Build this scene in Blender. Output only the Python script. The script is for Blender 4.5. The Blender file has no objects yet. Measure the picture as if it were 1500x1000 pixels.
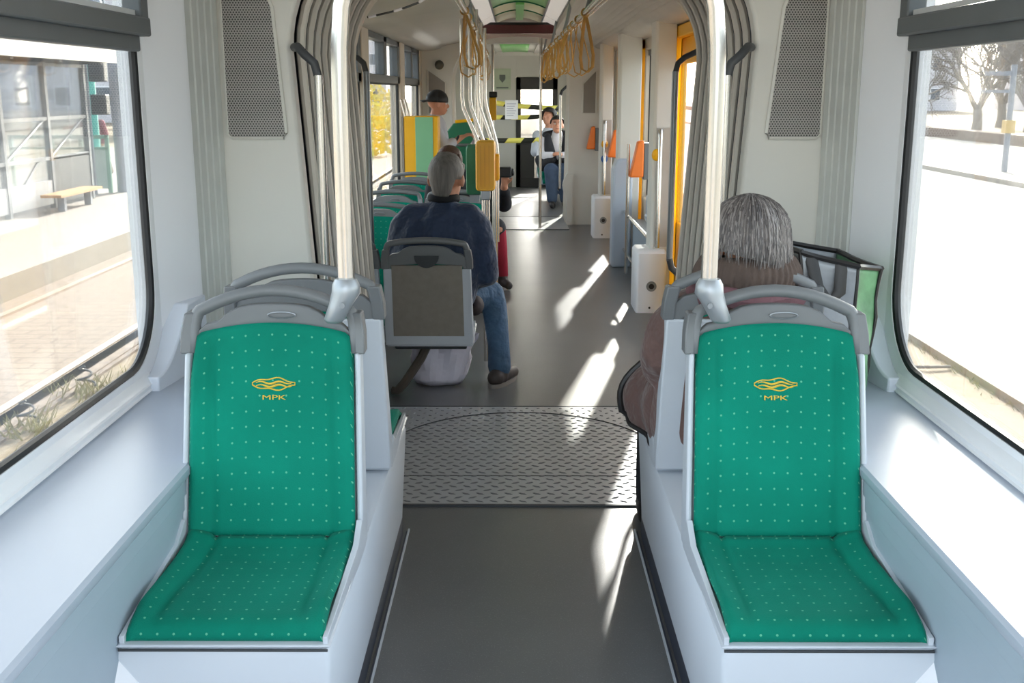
import bpy, bmesh, math, random
from mathutils import Vector, Matrix, noise
random.seed(7)
scene = bpy.context.scene
COL = scene.collection
PI = math.pi

# ---------------------------------------------------------------- camera, world, sun, exposure
cam_data = bpy.data.cameras.new('camera')
cam = bpy.data.objects.new('camera', cam_data)
COL.objects.link(cam)
cam.location = (-0.02, 0.0, 1.60)
cam.rotation_euler = (math.radians(90 - 12.919), 0, math.radians(0.244))
cam_data.sensor_width = 36.0
cam_data.lens = 38.4
cam_data.clip_start = 0.05
cam_data.clip_end = 600
scene.camera = cam

SUN_AZ = math.radians(11.75)     # to the right of +Y
SUN_EL = math.radians(21.3)
world = bpy.data.worlds.new('sky')
scene.world = world
world.use_nodes = True
wn = world.node_tree
wn.nodes.clear()
sky = wn.nodes.new('ShaderNodeTexSky')
sky.sky_type = 'NISHITA'
sky.sun_disc = False
sky.sun_elevation = SUN_EL
sky.sun_rotation = SUN_AZ
sky.air_density = 1.0
sky.dust_density = 3.0
sky.ozone_density = 1.0
hs = wn.nodes.new('ShaderNodeHueSaturation')
hs.inputs['Saturation'].default_value = 0.45
bg = wn.nodes.new('ShaderNodeBackground')
bg.inputs['Strength'].default_value = 0.72
wo = wn.nodes.new('ShaderNodeOutputWorld')
wn.links.new(sky.outputs[0], hs.inputs['Color'])
wn.links.new(hs.outputs[0], bg.inputs[0])
wn.links.new(bg.outputs[0], wo.inputs[0])

sun_data = bpy.data.lights.new('sun', 'SUN')
sun_data.energy = 12.0
sun_data.angle = math.radians(0.9)
sun_data.color = (1.0, 0.93, 0.83)
sun = bpy.data.objects.new('sun', sun_data)
COL.objects.link(sun)
sd = Vector((math.sin(SUN_AZ) * math.cos(SUN_EL), math.cos(SUN_AZ) * math.cos(SUN_EL), math.sin(SUN_EL)))
sun.rotation_euler = sd.to_track_quat('Z', 'Y').to_euler()

vs = scene.view_settings
vs.view_transform = 'Standard'
vs.look = 'None'
vs.exposure = 0.84
vs.gamma = 1.0
vs.use_curve_mapping = False
scene.cycles.use_denoising = True
scene.cycles.max_bounces = 10
scene.cycles.diffuse_bounces = 5
scene.cycles.transparent_max_bounces = 16
scene.cycles.sample_clamp_indirect = 6.0

# ---------------------------------------------------------------- materials
def lin(h):
    h = h.lstrip('#')
    out = []
    for i in (0, 2, 4):
        c = int(h[i:i + 2], 16) / 255
        out.append(c / 12.92 if c <= 0.04045 else ((c + 0.055) / 1.055) ** 2.4)
    return tuple(out) + (1.0,)

MATS = {}
def mat(name, col, rough=0.5, metal=0.0, var=0.06, scale=8.0, bump=0.0, bscale=60.0, spec=0.5, sheen=0.0, stretch=None, bdist=0.01):
    if name in MATS:
        return MATS[name]
    m = bpy.data.materials.new(name)
    m.use_nodes = True
    nt = m.node_tree
    b = nt.nodes['Principled BSDF']
    c = lin(col)
    tc = nt.nodes.new('ShaderNodeTexCoord')
    src = tc.outputs['Object']
    if stretch:
        mp = nt.nodes.new('ShaderNodeMapping')
        mp.inputs['Scale'].default_value = stretch
        nt.links.new(src, mp.inputs[0])
        src = mp.outputs[0]
    n = nt.nodes.new('ShaderNodeTexNoise')
    n.inputs['Scale'].default_value = scale
    n.inputs['Detail'].default_value = 4
    nt.links.new(src, n.inputs['Vector'])
    mx = nt.nodes.new('ShaderNodeMix')
    mx.data_type = 'RGBA'
    mx.inputs[6].default_value = tuple(min(1, x * (1 - var * 2)) for x in c[:3]) + (1,)
    mx.inputs[7].default_value = tuple(min(1, x * (1 + var * 2)) for x in c[:3]) + (1,)
    nt.links.new(n.outputs['Fac'], mx.inputs[0])
    nt.links.new(mx.outputs[2], b.inputs['Base Color'])
    b.inputs['Roughness'].default_value = rough
    b.inputs['Metallic'].default_value = metal
    b.inputs['Specular IOR Level'].default_value = spec
    if sheen:
        b.inputs['Sheen Weight'].default_value = sheen
    if bump:
        n2 = nt.nodes.new('ShaderNodeTexNoise')
        n2.inputs['Scale'].default_value = bscale
        n2.inputs['Detail'].default_value = 3
        nt.links.new(src, n2.inputs['Vector'])
        bp = nt.nodes.new('ShaderNodeBump')
        bp.inputs['Strength'].default_value = bump
        bp.inputs['Distance'].default_value = bdist
        nt.links.new(n2.outputs['Fac'], bp.inputs['Height'])
        nt.links.new(bp.outputs[0], b.inputs['Normal'])
    MATS[name] = m
    return m

class NT:
    """small helper for node graphs"""
    def __init__(s, name):
        s.m = bpy.data.materials.new(name)
        s.m.use_nodes = True
        s.t = s.m.node_tree
        s.b = s.t.nodes['Principled BSDF']
        MATS[name] = s.m
    def n(s, kind, **kw):
        nd = s.t.nodes.new(kind)
        for k, v in kw.items():
            setattr(nd, k, v)
        return nd
    def l(s, a, b):
        s.t.links.new(a, b)
    def math(s, op, a, b=None, clamp=False):
        nd = s.n('ShaderNodeMath', operation=op, use_clamp=clamp)
        for i, v in enumerate((a, b)):
            if v is None:
                continue
            if isinstance(v, (int, float)):
                nd.inputs[i].default_value = v
            else:
                s.l(v, nd.inputs[i])
        return nd.outputs[0]
    def mix(s, fac, a, b):
        nd = s.n('ShaderNodeMix', data_type='RGBA')
        for sock, v in ((nd.inputs[0], fac), (nd.inputs[6], a), (nd.inputs[7], b)):
            if isinstance(v, (int, float, tuple)):
                sock.default_value = v
            else:
                s.l(v, sock)
        return nd.outputs[2]
    def bump(s, h, strength, dist=0.01):
        nd = s.n('ShaderNodeBump')
        nd.inputs['Strength'].default_value = strength
        nd.inputs['Distance'].default_value = dist
        s.l(h, nd.inputs['Height'])
        s.l(nd.outputs[0], s.b.inputs['Normal'])

def glass_mat(name, tint, dust, refl=0.06):
    t = NT(name)
    out = t.t.nodes['Material Output']
    t.t.nodes.remove(t.b)
    tr = t.n('ShaderNodeBsdfTransparent')
    tr.inputs[0].default_value = lin(tint)
    gl = t.n('ShaderNodeBsdfGlossy')
    gl.inputs['Roughness'].default_value = 0.03
    lw = t.n('ShaderNodeLayerWeight')
    lw.inputs[0].default_value = 0.25
    f = t.math('MULTIPLY', lw.outputs['Fresnel'], 0.55)
    f = t.math('ADD', f, refl * 0.3, True)
    m1 = t.n('ShaderNodeMixShader')
    t.l(f, m1.inputs[0]); t.l(tr.outputs[0], m1.inputs[1]); t.l(gl.outputs[0], m1.inputs[2])
    df = t.n('ShaderNodeBsdfTranslucent')
    df.inputs[0].default_value = (0.9, 0.9, 0.9, 1)
    nz = t.n('ShaderNodeTexNoise')
    nz.inputs['Scale'].default_value = 3.0
    tc = t.n('ShaderNodeTexCoord')
    t.l(tc.outputs['Object'], nz.inputs['Vector'])
    m2 = t.n('ShaderNodeMixShader')
    t.l(t.math('MULTIPLY', nz.outputs['Fac'], dust * 2), m2.inputs[0])
    t.l(m1.outputs[0], m2.inputs[1]); t.l(df.outputs[0], m2.inputs[2])
    t.l(m2.outputs[0], out.inputs[0])
    return t.m

M = {}
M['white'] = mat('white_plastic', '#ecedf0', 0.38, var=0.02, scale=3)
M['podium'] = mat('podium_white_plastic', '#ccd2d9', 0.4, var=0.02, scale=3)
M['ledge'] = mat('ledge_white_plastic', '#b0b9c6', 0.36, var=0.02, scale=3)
M['bluegrey'] = mat('blue_grey_panel', '#a3b1bc', 0.5, var=0.02)
M['cream'] = mat('cream_wall_panel', '#dad7cf', 0.5, var=0.02, scale=3)
M['beige'] = mat('beige_trim', '#cfc4b4', 0.5, var=0.03)
M['shell'] = mat('seat_shell_plastic', '#c3c9d0', 0.42, var=0.02)
M['greyplastic'] = mat('grey_plastic', '#717476', 0.42, var=0.04)
M['taupe'] = mat('taupe_back_panel', '#8a8379', 0.55, var=0.08, scale=30, bump=0.1, bscale=200)
M['dark'] = mat('dark_rubber', '#2f3336', 0.6, var=0.08)
M['black'] = mat('black_plastic', '#17181b', 0.5)
M['framegrey'] = mat('grey_window_frame', '#5b6063', 0.45, var=0.06)
M['steel'] = mat('brushed_steel', '#d2cec8', 0.24, 0.9, var=0.03, scale=20)
M['matsteel'] = mat('dull_steel', '#8f9498', 0.4, 0.7, var=0.05)
M['plinth'] = mat('dark_plinth', '#3a3f4c', 0.5)
M['yellow'] = mat('yellow_paint', '#f2b20c', 0.38, var=0.03)
M['orange'] = mat('orange_plastic', '#f77e28', 0.42, var=0.04)
M['green'] = mat('green_plastic', '#1b6b4a', 0.42, var=0.05)
M['palegreen'] = mat('pale_green_panel', '#7cb689', 0.5, var=0.03)
M['strap'] = mat('tan_webbing', '#bd9148', 0.7, var=0.12, scale=30)
M['red'] = mat('dark_red_display', '#4f1519', 0.3, var=0.05)
M['ceil'] = mat('grey_ceiling_panel', '#b5afa6', 0.42, var=0.05, scale=4)
M['ceilgreen'] = mat('green_ceiling_panel', '#86cc78', 0.4, var=0.06, scale=3)
M['ceilcream'] = mat('cream_ceiling_panel', '#f2f0d4', 0.45, var=0.04, scale=3)
M['paper'] = mat('paper', '#eeeef2', 0.8, var=0.02)
M['skin'] = mat('skin', '#c98f73', 0.5, var=0.08, scale=14, bump=0.05, bscale=150)
M['hair_grey'] = mat('grey_hair', '#77726e', 0.55, var=0.35, scale=60, bump=0.5, bscale=170, stretch=(1, 1, 0.12))
M['hair_dark'] = mat('dark_hair', '#1d1714', 0.55, var=0.2, scale=60, bump=0.3, bscale=120)
M['hair_brown'] = mat('brown_hair', '#4a2f22', 0.5, var=0.25, scale=60, bump=0.3, bscale=120)
M['navy'] = mat('navy_jacket_cloth', '#2c3c58', 0.7, var=0.14, scale=9, bump=0.8, bscale=9, bdist=0.06, sheen=0.2)
M['darkcloth'] = mat('dark_cloth', '#1f2026', 0.8, var=0.2, scale=12, bump=0.3, bscale=30)
M['jeans'] = mat('blue_denim', '#47637f', 0.8, var=0.3, scale=7, bump=0.7, bscale=12, bdist=0.05)
M['jeans_dark'] = mat('dark_denim', '#384a63', 0.8, var=0.25, scale=11, bump=0.3, bscale=40)
M['browncoat'] = mat('brown_coat_cloth', '#644b45', 0.8, var=0.15, scale=10, bump=0.8, bscale=11, bdist=0.05, sheen=0.2)
M['mauve'] = mat('mauve_scarf_cloth', '#77545a', 0.85, var=0.2, scale=14, bump=0.5, bscale=40)
M['knit'] = mat('brown_rib_knit', '#584a43', 0.9, var=0.12, scale=20, bump=0.3, bscale=90)
M['leather'] = mat('black_leather', '#211f1f', 0.45, var=0.15)
M['shoe'] = mat('grey_brown_shoe', '#453d3a', 0.6, var=0.15)
M['greyshirt'] = mat('light_grey_cloth', '#b9bcc4', 0.85, var=0.1, bump=0.3, bscale=25)
M['whitecloth'] = mat('white_cloth', '#dcdce4', 0.85, var=0.05, bump=0.3, bscale=25)
M['crimson'] = mat('crimson_leggings', '#b02a40', 0.8, var=0.1, bump=0.2, bscale=40)
M['maroon'] = mat('maroon_top', '#8b4250', 0.8, var=0.1)
M['plasticbag'] = mat('white_plastic_bag', '#e8e4f2', 0.35, var=0.05, bump=0.5, bscale=14)
M['bagsilver'] = mat('silver_bag_lining', '#8d9196', 0.4, 0.2, var=0.12, scale=12, bump=0.5, bscale=14)
M['baggreen'] = mat('green_bag_print', '#5c8a62', 0.5, var=0.4, scale=14, bump=0.4, bscale=16)
M['asphalt'] = mat('sunlit_asphalt', '#787572', 0.9, var=0.1, scale=1.2, bump=0.2, bscale=40)
M['concrete'] = mat('concrete_kerb', '#9a9288', 0.9, var=0.1, scale=4)
M['gravel'] = mat('dry_verge', '#8f806a', 0.95, var=0.25, scale=14, bump=0.6, bscale=40)
M['weed'] = mat('dry_weeds', '#98915f', 0.9, var=0.3, scale=20)
M['railsteel'] = mat('rail_steel', '#c9bcae', 0.35, 0.5, var=0.1)
M['rust'] = mat('rusty_rail_edge', '#7d6656', 0.8, var=0.2)
M['shelterframe'] = mat('grey_shelter_frame', '#6d7177', 0.5)
M['slate'] = mat('dark_slate_panel', '#2f353d', 0.5)
M['wood'] = mat('bench_wood', '#b98a5c', 0.6, var=0.2, scale=4, stretch=(8, 1, 8))
M['postgrey'] = mat('grey_post', '#8b8f98', 0.5)
M['teal'] = mat('teal_paint', '#4aa59a', 0.45)
M['bark'] = mat('bare_bark', '#7d7670', 0.9, var=0.2)
M['hedge'] = mat('brown_hedge', '#7f6d62', 0.9, var=0.3, scale=10)
M['forsythia'] = mat('yellow_blossom', '#e3c94a', 0.8, var=0.2, scale=2)
M['house'] = mat('pale_render', '#cfccd2', 0.8, var=0.05)
M['roof'] = mat('grey_roof', '#8a8688', 0.8)
M['glassdark'] = mat('dark_glass', '#4d5866', 0.15, var=0.05)
M['bluebtn'] = mat('blue_button', '#27549b', 0.4)
M['logo'] = mat('yellow_print', '#d9b73e', 0.7, var=0.1, scale=80)
M['glass'] = glass_mat('window_glass', '#f4f7f6', 0.013)
M['doorglass'] = glass_mat('door_glass', '#eef1f3', 0.03)

# seat fabric: green velour with a grid of small pale dots
def make_fabric():
    t = NT('green_seat_fabric')
    uv = t.n('ShaderNodeUVMap')
    sx = t.n('ShaderNodeSeparateXYZ')
    t.l(uv.outputs[0], sx.inputs[0])
    def cell(o, p):
        v = t.math('DIVIDE', o, p)
        v = t.math('FRACT', v)
        v = t.math('SUBTRACT', v, 0.5)
        return t.math('MULTIPLY', v, p)
    a = cell(sx.outputs[0], 0.0345)
    b = cell(sx.outputs[1], 0.0385)
    d = t.math('SQRT', t.math('ADD', t.math('MULTIPLY', a, a), t.math('MULTIPLY', b, b)))
    dot = t.math('LESS_THAN', d, 0.0026)
    nz = t.n('ShaderNodeTexNoise')
    nz.inputs['Scale'].default_value = 3.2
    nz.inputs['Detail'].default_value = 5
    tc = t.n('ShaderNodeTexCoord')
    t.l(tc.outputs['Object'], nz.inputs['Vector'])
    base = t.mix(nz.outputs['Fac'], lin('#005a49'), lin('#08937a'))
    c = t.mix(t.math('MULTIPLY', dot, 0.62), base, lin('#74c8a2'))
    t.l(c, t.b.inputs['Base Color'])
    t.b.inputs['Roughness'].default_value = 0.8
    t.b.inputs['Sheen Weight'].default_value = 0.16
    t.b.inputs['Specular IOR Level'].default_value = 0.15
    t.b.inputs['Sheen Roughness'].default_value = 0.4
    t.b.inputs['Sheen Tint'].default_value = lin('#6fd8c4')
    n2 = t.n('ShaderNodeTexNoise')
    n2.inputs['Scale'].default_value = 400
    t.l(tc.outputs['Object'], n2.inputs['Vector'])
    t.bump(n2.outputs['Fac'], 0.25, 0.004)
    return t.m
M['fabric'] = make_fabric()

# floor vinyl with fine speckle
def make_floor():
    t = NT('grey_floor_vinyl')
    tc = t.n('ShaderNodeTexCoord')
    n1 = t.n('ShaderNodeTexNoise'); n1.inputs['Scale'].default_value = 220
    n2 = t.n('ShaderNodeTexNoise'); n2.inputs['Scale'].default_value = 2.2; n2.inputs['Detail'].default_value = 6
    t.l(tc.outputs['Object'], n1.inputs['Vector']); t.l(tc.outputs['Object'], n2.inputs['Vector'])
    base = t.mix(n2.outputs['Fac'], lin('#5d5e60'), lin('#717170'))
    sp = t.math('GREATER_THAN', n1.outputs['Fac'], 0.63)
    c = t.mix(t.math('MULTIPLY', sp, 0.35), base, lin('#8d8d8c'))
    t.l(c, t.b.inputs['Base Color'])
    t.b.inputs['Roughness'].default_value = 0.33
    t.bump(n1.outputs['Fac'], 0.08, 0.004)
    return t.m
M['floor'] = make_floor()

# perforated speaker sheet: holes in a staggered grid
def make_perf():
    t = NT('perforated_sheet')
    tc = t.n('ShaderNodeTexCoord')
    sx = t.n('ShaderNodeSeparateXYZ')
    t.l(tc.outputs['Object'], sx.inputs[0])
    p = 0.0098
    row = t.math('FLOOR', t.math('DIVIDE', sx.outputs[2], p * 0.8))
    off = t.math('MULTIPLY', t.math('MODULO', t.math('ABSOLUTE', row), 2.0), 0.5)
    u = t.math('SUBTRACT', t.math('FRACT', t.math('ADD', t.math('DIVIDE', sx.outputs[0], p), off)), 0.5)
    v = t.math('SUBTRACT', t.math('FRACT', t.math('DIVIDE', sx.outputs[2], p * 0.8)), 0.5)
    d = t.math('SQRT', t.math('ADD', t.math('MULTIPLY', u, u), t.math('MULTIPLY', t.math('MULTIPLY', v, v), 0.64)))
    hole = t.math('LESS_THAN', d, 0.29)
    t.l(t.mix(hole, lin('#a29d98'), lin('#2a2725')), t.b.inputs['Base Color'])
    t.b.inputs['Roughness'].default_value = 0.5
    return t.m
M['perf'] = make_perf()

# stone sett paving outside the left windows
def make_setts():
    t = NT('pale_block_paving')
    tc = t.n('ShaderNodeTexCoord')
    br = t.n('ShaderNodeTexBrick')
    br.inputs['Scale'].default_value = 1.0
    br.inputs['Brick Width'].default_value = 0.34
    br.inputs['Row Height'].default_value = 0.16
    br.inputs['Mortar Size'].default_value = 0.012
    br.inputs['Color1'].default_value = lin('#8f7f72')
    br.inputs['Color2'].default_value = lin('#85766c')
    br.inputs['Mortar'].default_value = lin('#675b53')
    t.l(tc.outputs['Object'], br.inputs['Vector'])
    nz = t.n('ShaderNodeTexNoise'); nz.inputs['Scale'].default_value = 1.3; nz.inputs['Detail'].default_value = 6
    t.l(tc.outputs['Object'], nz.inputs['Vector'])
    c = t.mix(t.math('MULTIPLY', nz.outputs['Fac'], 0.4), br.outputs[0], lin('#9a897a'))
    t.l(c, t.b.inputs['Base Color'])
    t.b.inputs['Roughness'].default_value = 0.9
    return t.m
M['setts'] = make_setts()

def make_tape():
    t = NT('yellow_black_tape')
    tc = t.n('ShaderNodeTexCoord')
    sx = t.n('ShaderNodeSeparateXYZ')
    t.l(tc.outputs['Object'], sx.inputs[0])
    v = t.math('FRACT', t.math('DIVIDE', t.math('ADD', sx.outputs[0], t.math('MULTIPLY', sx.outputs[2], -0.8)), 0.42))
    k = t.math('LESS_THAN', v, 0.42)
    t.l(t.mix(k, lin('#eadf6b'), lin('#26281f')), t.b.inputs['Base Color'])
    t.b.inputs['Roughness'].default_value = 0.5
    return t.m
M['tape'] = make_tape()

def make_lamp():
    t = NT('ceiling_lamp_cover')
    t.b.inputs['Base Color'].default_value = lin('#d9d2cc')
    t.b.inputs['Roughness'].default_value = 0.5
    t.b.inputs['Emission Color'].default_value = (1.0, 0.95, 0.9, 1)
    t.b.inputs['Emission Strength'].default_value = 0.16
    return t.m
M['lamp'] = make_lamp()

# ---------------------------------------------------------------- mesh helpers
class MB:
    def __init__(s):
        s.bm = bmesh.new()
    def box(s, x0, x1, y0, y1, z0, z1, rot=None, piv=None):
        vs_ = [s.bm.verts.new(p) for p in ((x0, y0, z0), (x1, y0, z0), (x1, y1, z0), (x0, y1, z0), (x0, y0, z1), (x1, y0, z1), (x1, y1, z1), (x0, y1, z1))]
        for f in ((0, 3, 2, 1), (4, 5, 6, 7), (0, 1, 5, 4), (1, 2, 6, 5), (2, 3, 7, 6), (3, 0, 4, 7)):
            s.bm.faces.new([vs_[i] for i in f])
        if rot:
            c = Vector(piv) if piv else Vector(((x0 + x1) / 2, (y0 + y1) / 2, (z0 + z1) / 2))
            bmesh.ops.rotate(s.bm, verts=vs_, cent=c, matrix=rot)
        return s
    def loft(s, rings, closed=True, cap=True):
        R = [[s.bm.verts.new(p) for p in r] for r in rings]
        n = len(R[0])
        for a, b in zip(R, R[1:]):
            for i in range(n if closed else n - 1):
                j = (i + 1) % n
                try:
                    s.bm.faces.new((a[i], a[j], b[j], b[i]))
                except ValueError:
                    pass
        if cap and closed:
            s.bm.faces.new(list(reversed(R[0])))
            s.bm.faces.new(R[-1])
        return s
    def prism(s, poly, axis, a, b):
        """poly: 2-D points; axis the extruded one: X -> (y,z), Y -> (x,z), Z -> (x,y)"""
        def P(p, v):
            return {'X': (v, p[0], p[1]), 'Y': (p[0], v, p[1]), 'Z': (p[0], p[1], v)}[axis]
        return s.loft([[P(p, a) for p in poly], [P(p, b) for p in poly]])
    def tube(s, pts, r, n=10, flat=None, closed=False):
        pts = [Vector(p) for p in pts]
        N = len(pts)
        rs = r if isinstance(r, (list, tuple)) else [r] * N
        rings = []
        up = None
        for i, p in enumerate(pts):
            if closed:
                t = pts[(i + 1) % N] - pts[i - 1]
            else:
                t = pts[min(i + 1, N - 1)] - pts[max(i - 1, 0)]
            t.normalize()
            if up is None:
                up = Vector((0, 0, 1)) if abs(t.z) < 0.9 else Vector((0, 1, 0))
                if flat and len(flat) > 2:
                    up = Vector(flat[2])
            x = t.cross(up)
            if x.length < 1e-6:
                x = t.orthogonal()
            x.normalize()
            y = x.cross(t).normalized()
            if not (flat and len(flat) > 2):
                up = y
            fx, fy = (flat[0], flat[1]) if flat else (1, 1)
            rings.append([p + x * math.cos(2 * PI * k / n) * rs[i] * fx + y * math.sin(2 * PI * k / n) * rs[i] * fy for k in range(n)])
        if closed:
            rings.append(rings[0])
            R = [[s.bm.verts.new(q) for q in rr] for rr in rings[:-1]]
            for i in range(N):
                a, b = R[i], R[(i + 1) % N]
                for k in range(n):
                    s.bm.faces.new((a[k], a[(k + 1) % n], b[(k + 1) % n], b[k]))
            return s
        return s.loft(rings)
    def ell(s, c, r, seg=16, rings=10, rot=None):
        m = Matrix.Translation(Vector(c)) @ (rot.to_4x4() if rot else Matrix.Identity(4)) @ Matrix.Diagonal((*((r, r, r) if isinstance(r, (int, float)) else r), 1))
        bmesh.ops.create_uvsphere(s.bm, u_segments=seg, v_segments=rings, radius=1.0, matrix=m)
        return s
    def cyl(s, p0, p1, r, n=14, r2=None):
        return s.tube([p0, p1], [r, r if r2 is None else r2], n)
    def cap(s, p0, p1, r0, r1):
        s.ell(p0, r0, 12, 8); s.ell(p1, r1, 12, 8)
        if (Vector(p1) - Vector(p0)).length > 1e-4:
            s.tube([p0, p1], [r0, r1], 12)
        return s
    def chain(s, pts):
        """pts: (x,y,z,r) rounded cones through the joints"""
        for a, b in zip(pts, pts[1:]):
            s.cap(a[:3], b[:3], a[3], b[3])
        return s
    def grid(s, f, nu, nv, uv=None):
        V = [[s.bm.verts.new(f(i / nu, j / nv)) for i in range(nu + 1)] for j in range(nv + 1)]
        lay = s.bm.loops.layers.uv.verify() if uv else None
        for j in range(nv):
            for i in range(nu):
                fc = s.bm.faces.new((V[j][i], V[j][i + 1], V[j + 1][i + 1], V[j + 1][i]))
                if uv:
                    for lp, (a, b) in zip(fc.loops, ((i, j), (i + 1, j), (i + 1, j + 1), (i, j + 1))):
                        lp[lay].uv = uv(a / nu, b / nv)
        return s
    def build(s, name, m, parent=None, bevel=0, seg=2, smooth=True, angle=40, solid=0, offset=-1, sub=0, local=False):
        me = bpy.data.meshes.new(name)
        bmesh.ops.recalc_face_normals(s.bm, faces=s.bm.faces) if not solid else None
        o = bpy.data.objects.new(name, me)
        COL.objects.link(o)
        if parent is not None:
            o.parent = parent
            off = Vector((0, 0, 0))
            if not local:
                p = parent
                while p is not None:
                    off += p.location
                    p = p.parent
                bmesh.ops.translate(s.bm, verts=s.bm.verts, vec=-off)
        else:
            if len(s.bm.verts):
                xs = [v.co for v in s.bm.verts]
                c = Vector(((min(v.x for v in xs) + max(v.x for v in xs)) / 2, (min(v.y for v in xs) + max(v.y for v in xs)) / 2, min(v.z for v in xs)))
                bmesh.ops.translate(s.bm, verts=s.bm.verts, vec=-c)
                o.location = c
        s.bm.to_mesh(me)
        s.bm.free()
        if m is not None:
            me.materials.append(m)
        if smooth:
            for p in me.polygons:
                p.use_smooth = True
            me.set_sharp_from_angle(angle=math.radians(angle))
        if solid:
            md = o.modifiers.new('solid', 'SOLIDIFY'); md.thickness = solid; md.offset = offset
        if bevel:
            md = o.modifiers.new('bevel', 'BEVEL'); md.width = bevel; md.segments = seg; md.limit_method = 'ANGLE'; md.angle_limit = math.radians(40)
            md.harden_normals = False
        if sub:
            md = o.modifiers.new('sub', 'SUBSURF'); md.levels = sub; md.render_levels = sub
        return o

def bake(o):
    dg = bpy.context.evaluated_depsgraph_get()
    dg.update()
    me = bpy.data.meshes.new_from_object(o.evaluated_get(dg), depsgraph=dg)
    mats = [m for m in o.data.materials]
    o.modifiers.clear()
    o.data = me
    if not me.materials:
        for m in mats:
            me.materials.append(m)
    for p in me.polygons:
        p.use_smooth = True
    return o

def blob(mb, name, m, parent=None, voxel=0.01, smooth=4):
    """fuse overlapping rounded shapes into one continuous skin"""
    o = mb.build(name, m, parent)
    md = o.modifiers.new('fuse', 'REMESH'); md.mode = 'VOXEL'; md.voxel_size = voxel; md.use_smooth_shade = True
    if smooth:
        sm = o.modifiers.new('smooth', 'SMOOTH'); sm.factor = 0.5; sm.iterations = smooth
    return bake(o)

def tag(o, label=None, cat=None, group=None, kind=None):
    if label: o['label'] = label
    if cat: o['category'] = cat
    if group: o['group'] = group
    if kind: o['kind'] = kind
    return o

def thing(name, loc, label, cat, group=None, rz=0):
    o = bpy.data.objects.new(name, None)
    COL.objects.link(o)
    o.location = loc
    o.rotation_euler = (0, 0, rz)
    o.empty_display_size = 0.1
    return tag(o, label, cat, group)

def struct(o, label=None, cat='tram interior'):
    o['kind'] = 'structure'
    if label: o['label'] = label
    o['category'] = cat
    return o

def copy_tree(o, parent=None):
    c = o.copy()
    COL.objects.link(c)
    if parent is not None:
        c.parent = parent
    for ch in list(o.children):
        copy_tree(ch, c)
    return c

def text_mesh(body, size, name, m, parent, mtx, extrude=0.001):
    cu = bpy.data.curves.new(name, 'FONT')
    cu.body = body; cu.size = size; cu.extrude = extrude; cu.align_x = 'CENTER'; cu.align_y = 'CENTER'
    t = bpy.data.objects.new(name, cu)
    COL.objects.link(t)
    dg = bpy.context.evaluated_depsgraph_get(); dg.update()
    me = bpy.data.meshes.new_from_object(t.evaluated_get(dg), depsgraph=dg)
    bpy.data.objects.remove(t)
    me.transform(mtx)
    o = bpy.data.objects.new(name, me)
    COL.objects.link(o)
    me.materials.clear(); me.materials.append(m)
    o.parent = parent
    return o

def arc(cx, cz, r, a0, a1, n):
    return [(cx + r * math.cos(a0 + (a1 - a0) * i / n), cz + r * math.sin(a0 + (a1 - a0) * i / n)) for i in range(n + 1)]

def rrect(y0, y1, z0, z1, rb, rt, n=8):
    """rounded rectangle: rb bottom radius, rt top radius (counter-clockwise from bottom right)"""
    pts = []
    for (cy, cz, r, a) in ((y1 - rb, z0 + rb, rb, -PI / 2), (y1 - rt, z1 - rt, rt, 0), (y0 + rt, z1 - rt, rt, PI / 2), (y0 + rb, z0 + rb, rb, PI)):
        if r < 1e-4:
            pts.append((cy, cz))
        else:
            pts += arc(cy, cz, r, a, a + PI / 2, n)
    return pts

def ring_panel(mb, outer, inner, xa, xb):
    """flat panel (in Y-Z) with a hole, between planes x=xa and x=xb. outer = rect (y0,y1,z0,z1)"""
    y0, y1, z0, z1 = outer
    cy = sum(p[0] for p in inner) / len(inner); cz = sum(p[1] for p in inner) / len(inner)
    inn = []
    for i, p in enumerate(inner):
        inn.append(p)
        q = inner[(i + 1) % len(inner)]
        L = math.hypot(q[0] - p[0], q[1] - p[1])
        k = int(L / 0.15)
        for j in range(1, k + 1):
            inn.append((p[0] + (q[0] - p[0]) * j / (k + 1), p[1] + (q[1] - p[1]) * j / (k + 1)))
    def out(p):
        dy, dz = p[0] - cy, p[1] - cz
        t = 1e9
        if dy > 1e-9: t = min(t, (y1 - cy) / dy)
        if dy < -1e-9: t = min(t, (y0 - cy) / dy)
        if dz > 1e-9: t = min(t, (z1 - cz) / dz)
        if dz < -1e-9: t = min(t, (z0 - cz) / dz)
        return (cy + dy * t, cz + dz * t)
    outp = [out(p) for p in inn]
    for c in ((y0, z0), (y1, z0), (y1, z1), (y0, z1)):          # snap the nearest point to each corner
        k = min(range(len(outp)), key=lambda i: (outp[i][0] - c[0]) ** 2 + (outp[i][1] - c[1]) ** 2)
        outp[k] = c
    loops = []
    for x, pl in ((xa, inn), (xa, outp), (xb, outp), (xb, inn)):
        loops.append([mb.bm.verts.new((x, p[0], p[1])) for p in pl])
    n = len(inn)
    for a, b in ((0, 1), (1, 2), (2, 3), (3, 0)):
        for i in range(n):
            j = (i + 1) % n
            mb.bm.faces.new((loops[a][i], loops[a][j], loops[b][j], loops[b][i]))
    return mb

def wall_with_openings(mb, x0, x1, y0, y1, z0, z1, ops):
    y = y0
    for (a, b, c, d) in sorted(ops):
        if a > y: mb.box(x0, x1, y, a, z0, z1)
        if c > z0: mb.box(x0, x1, a, b, z0, c)
        if d < z1: mb.box(x0, x1, a, b, d, z1)
        y = b
    if y1 > y: mb.box(x0, x1, y, y1, z0, z1)
    return mb

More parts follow.
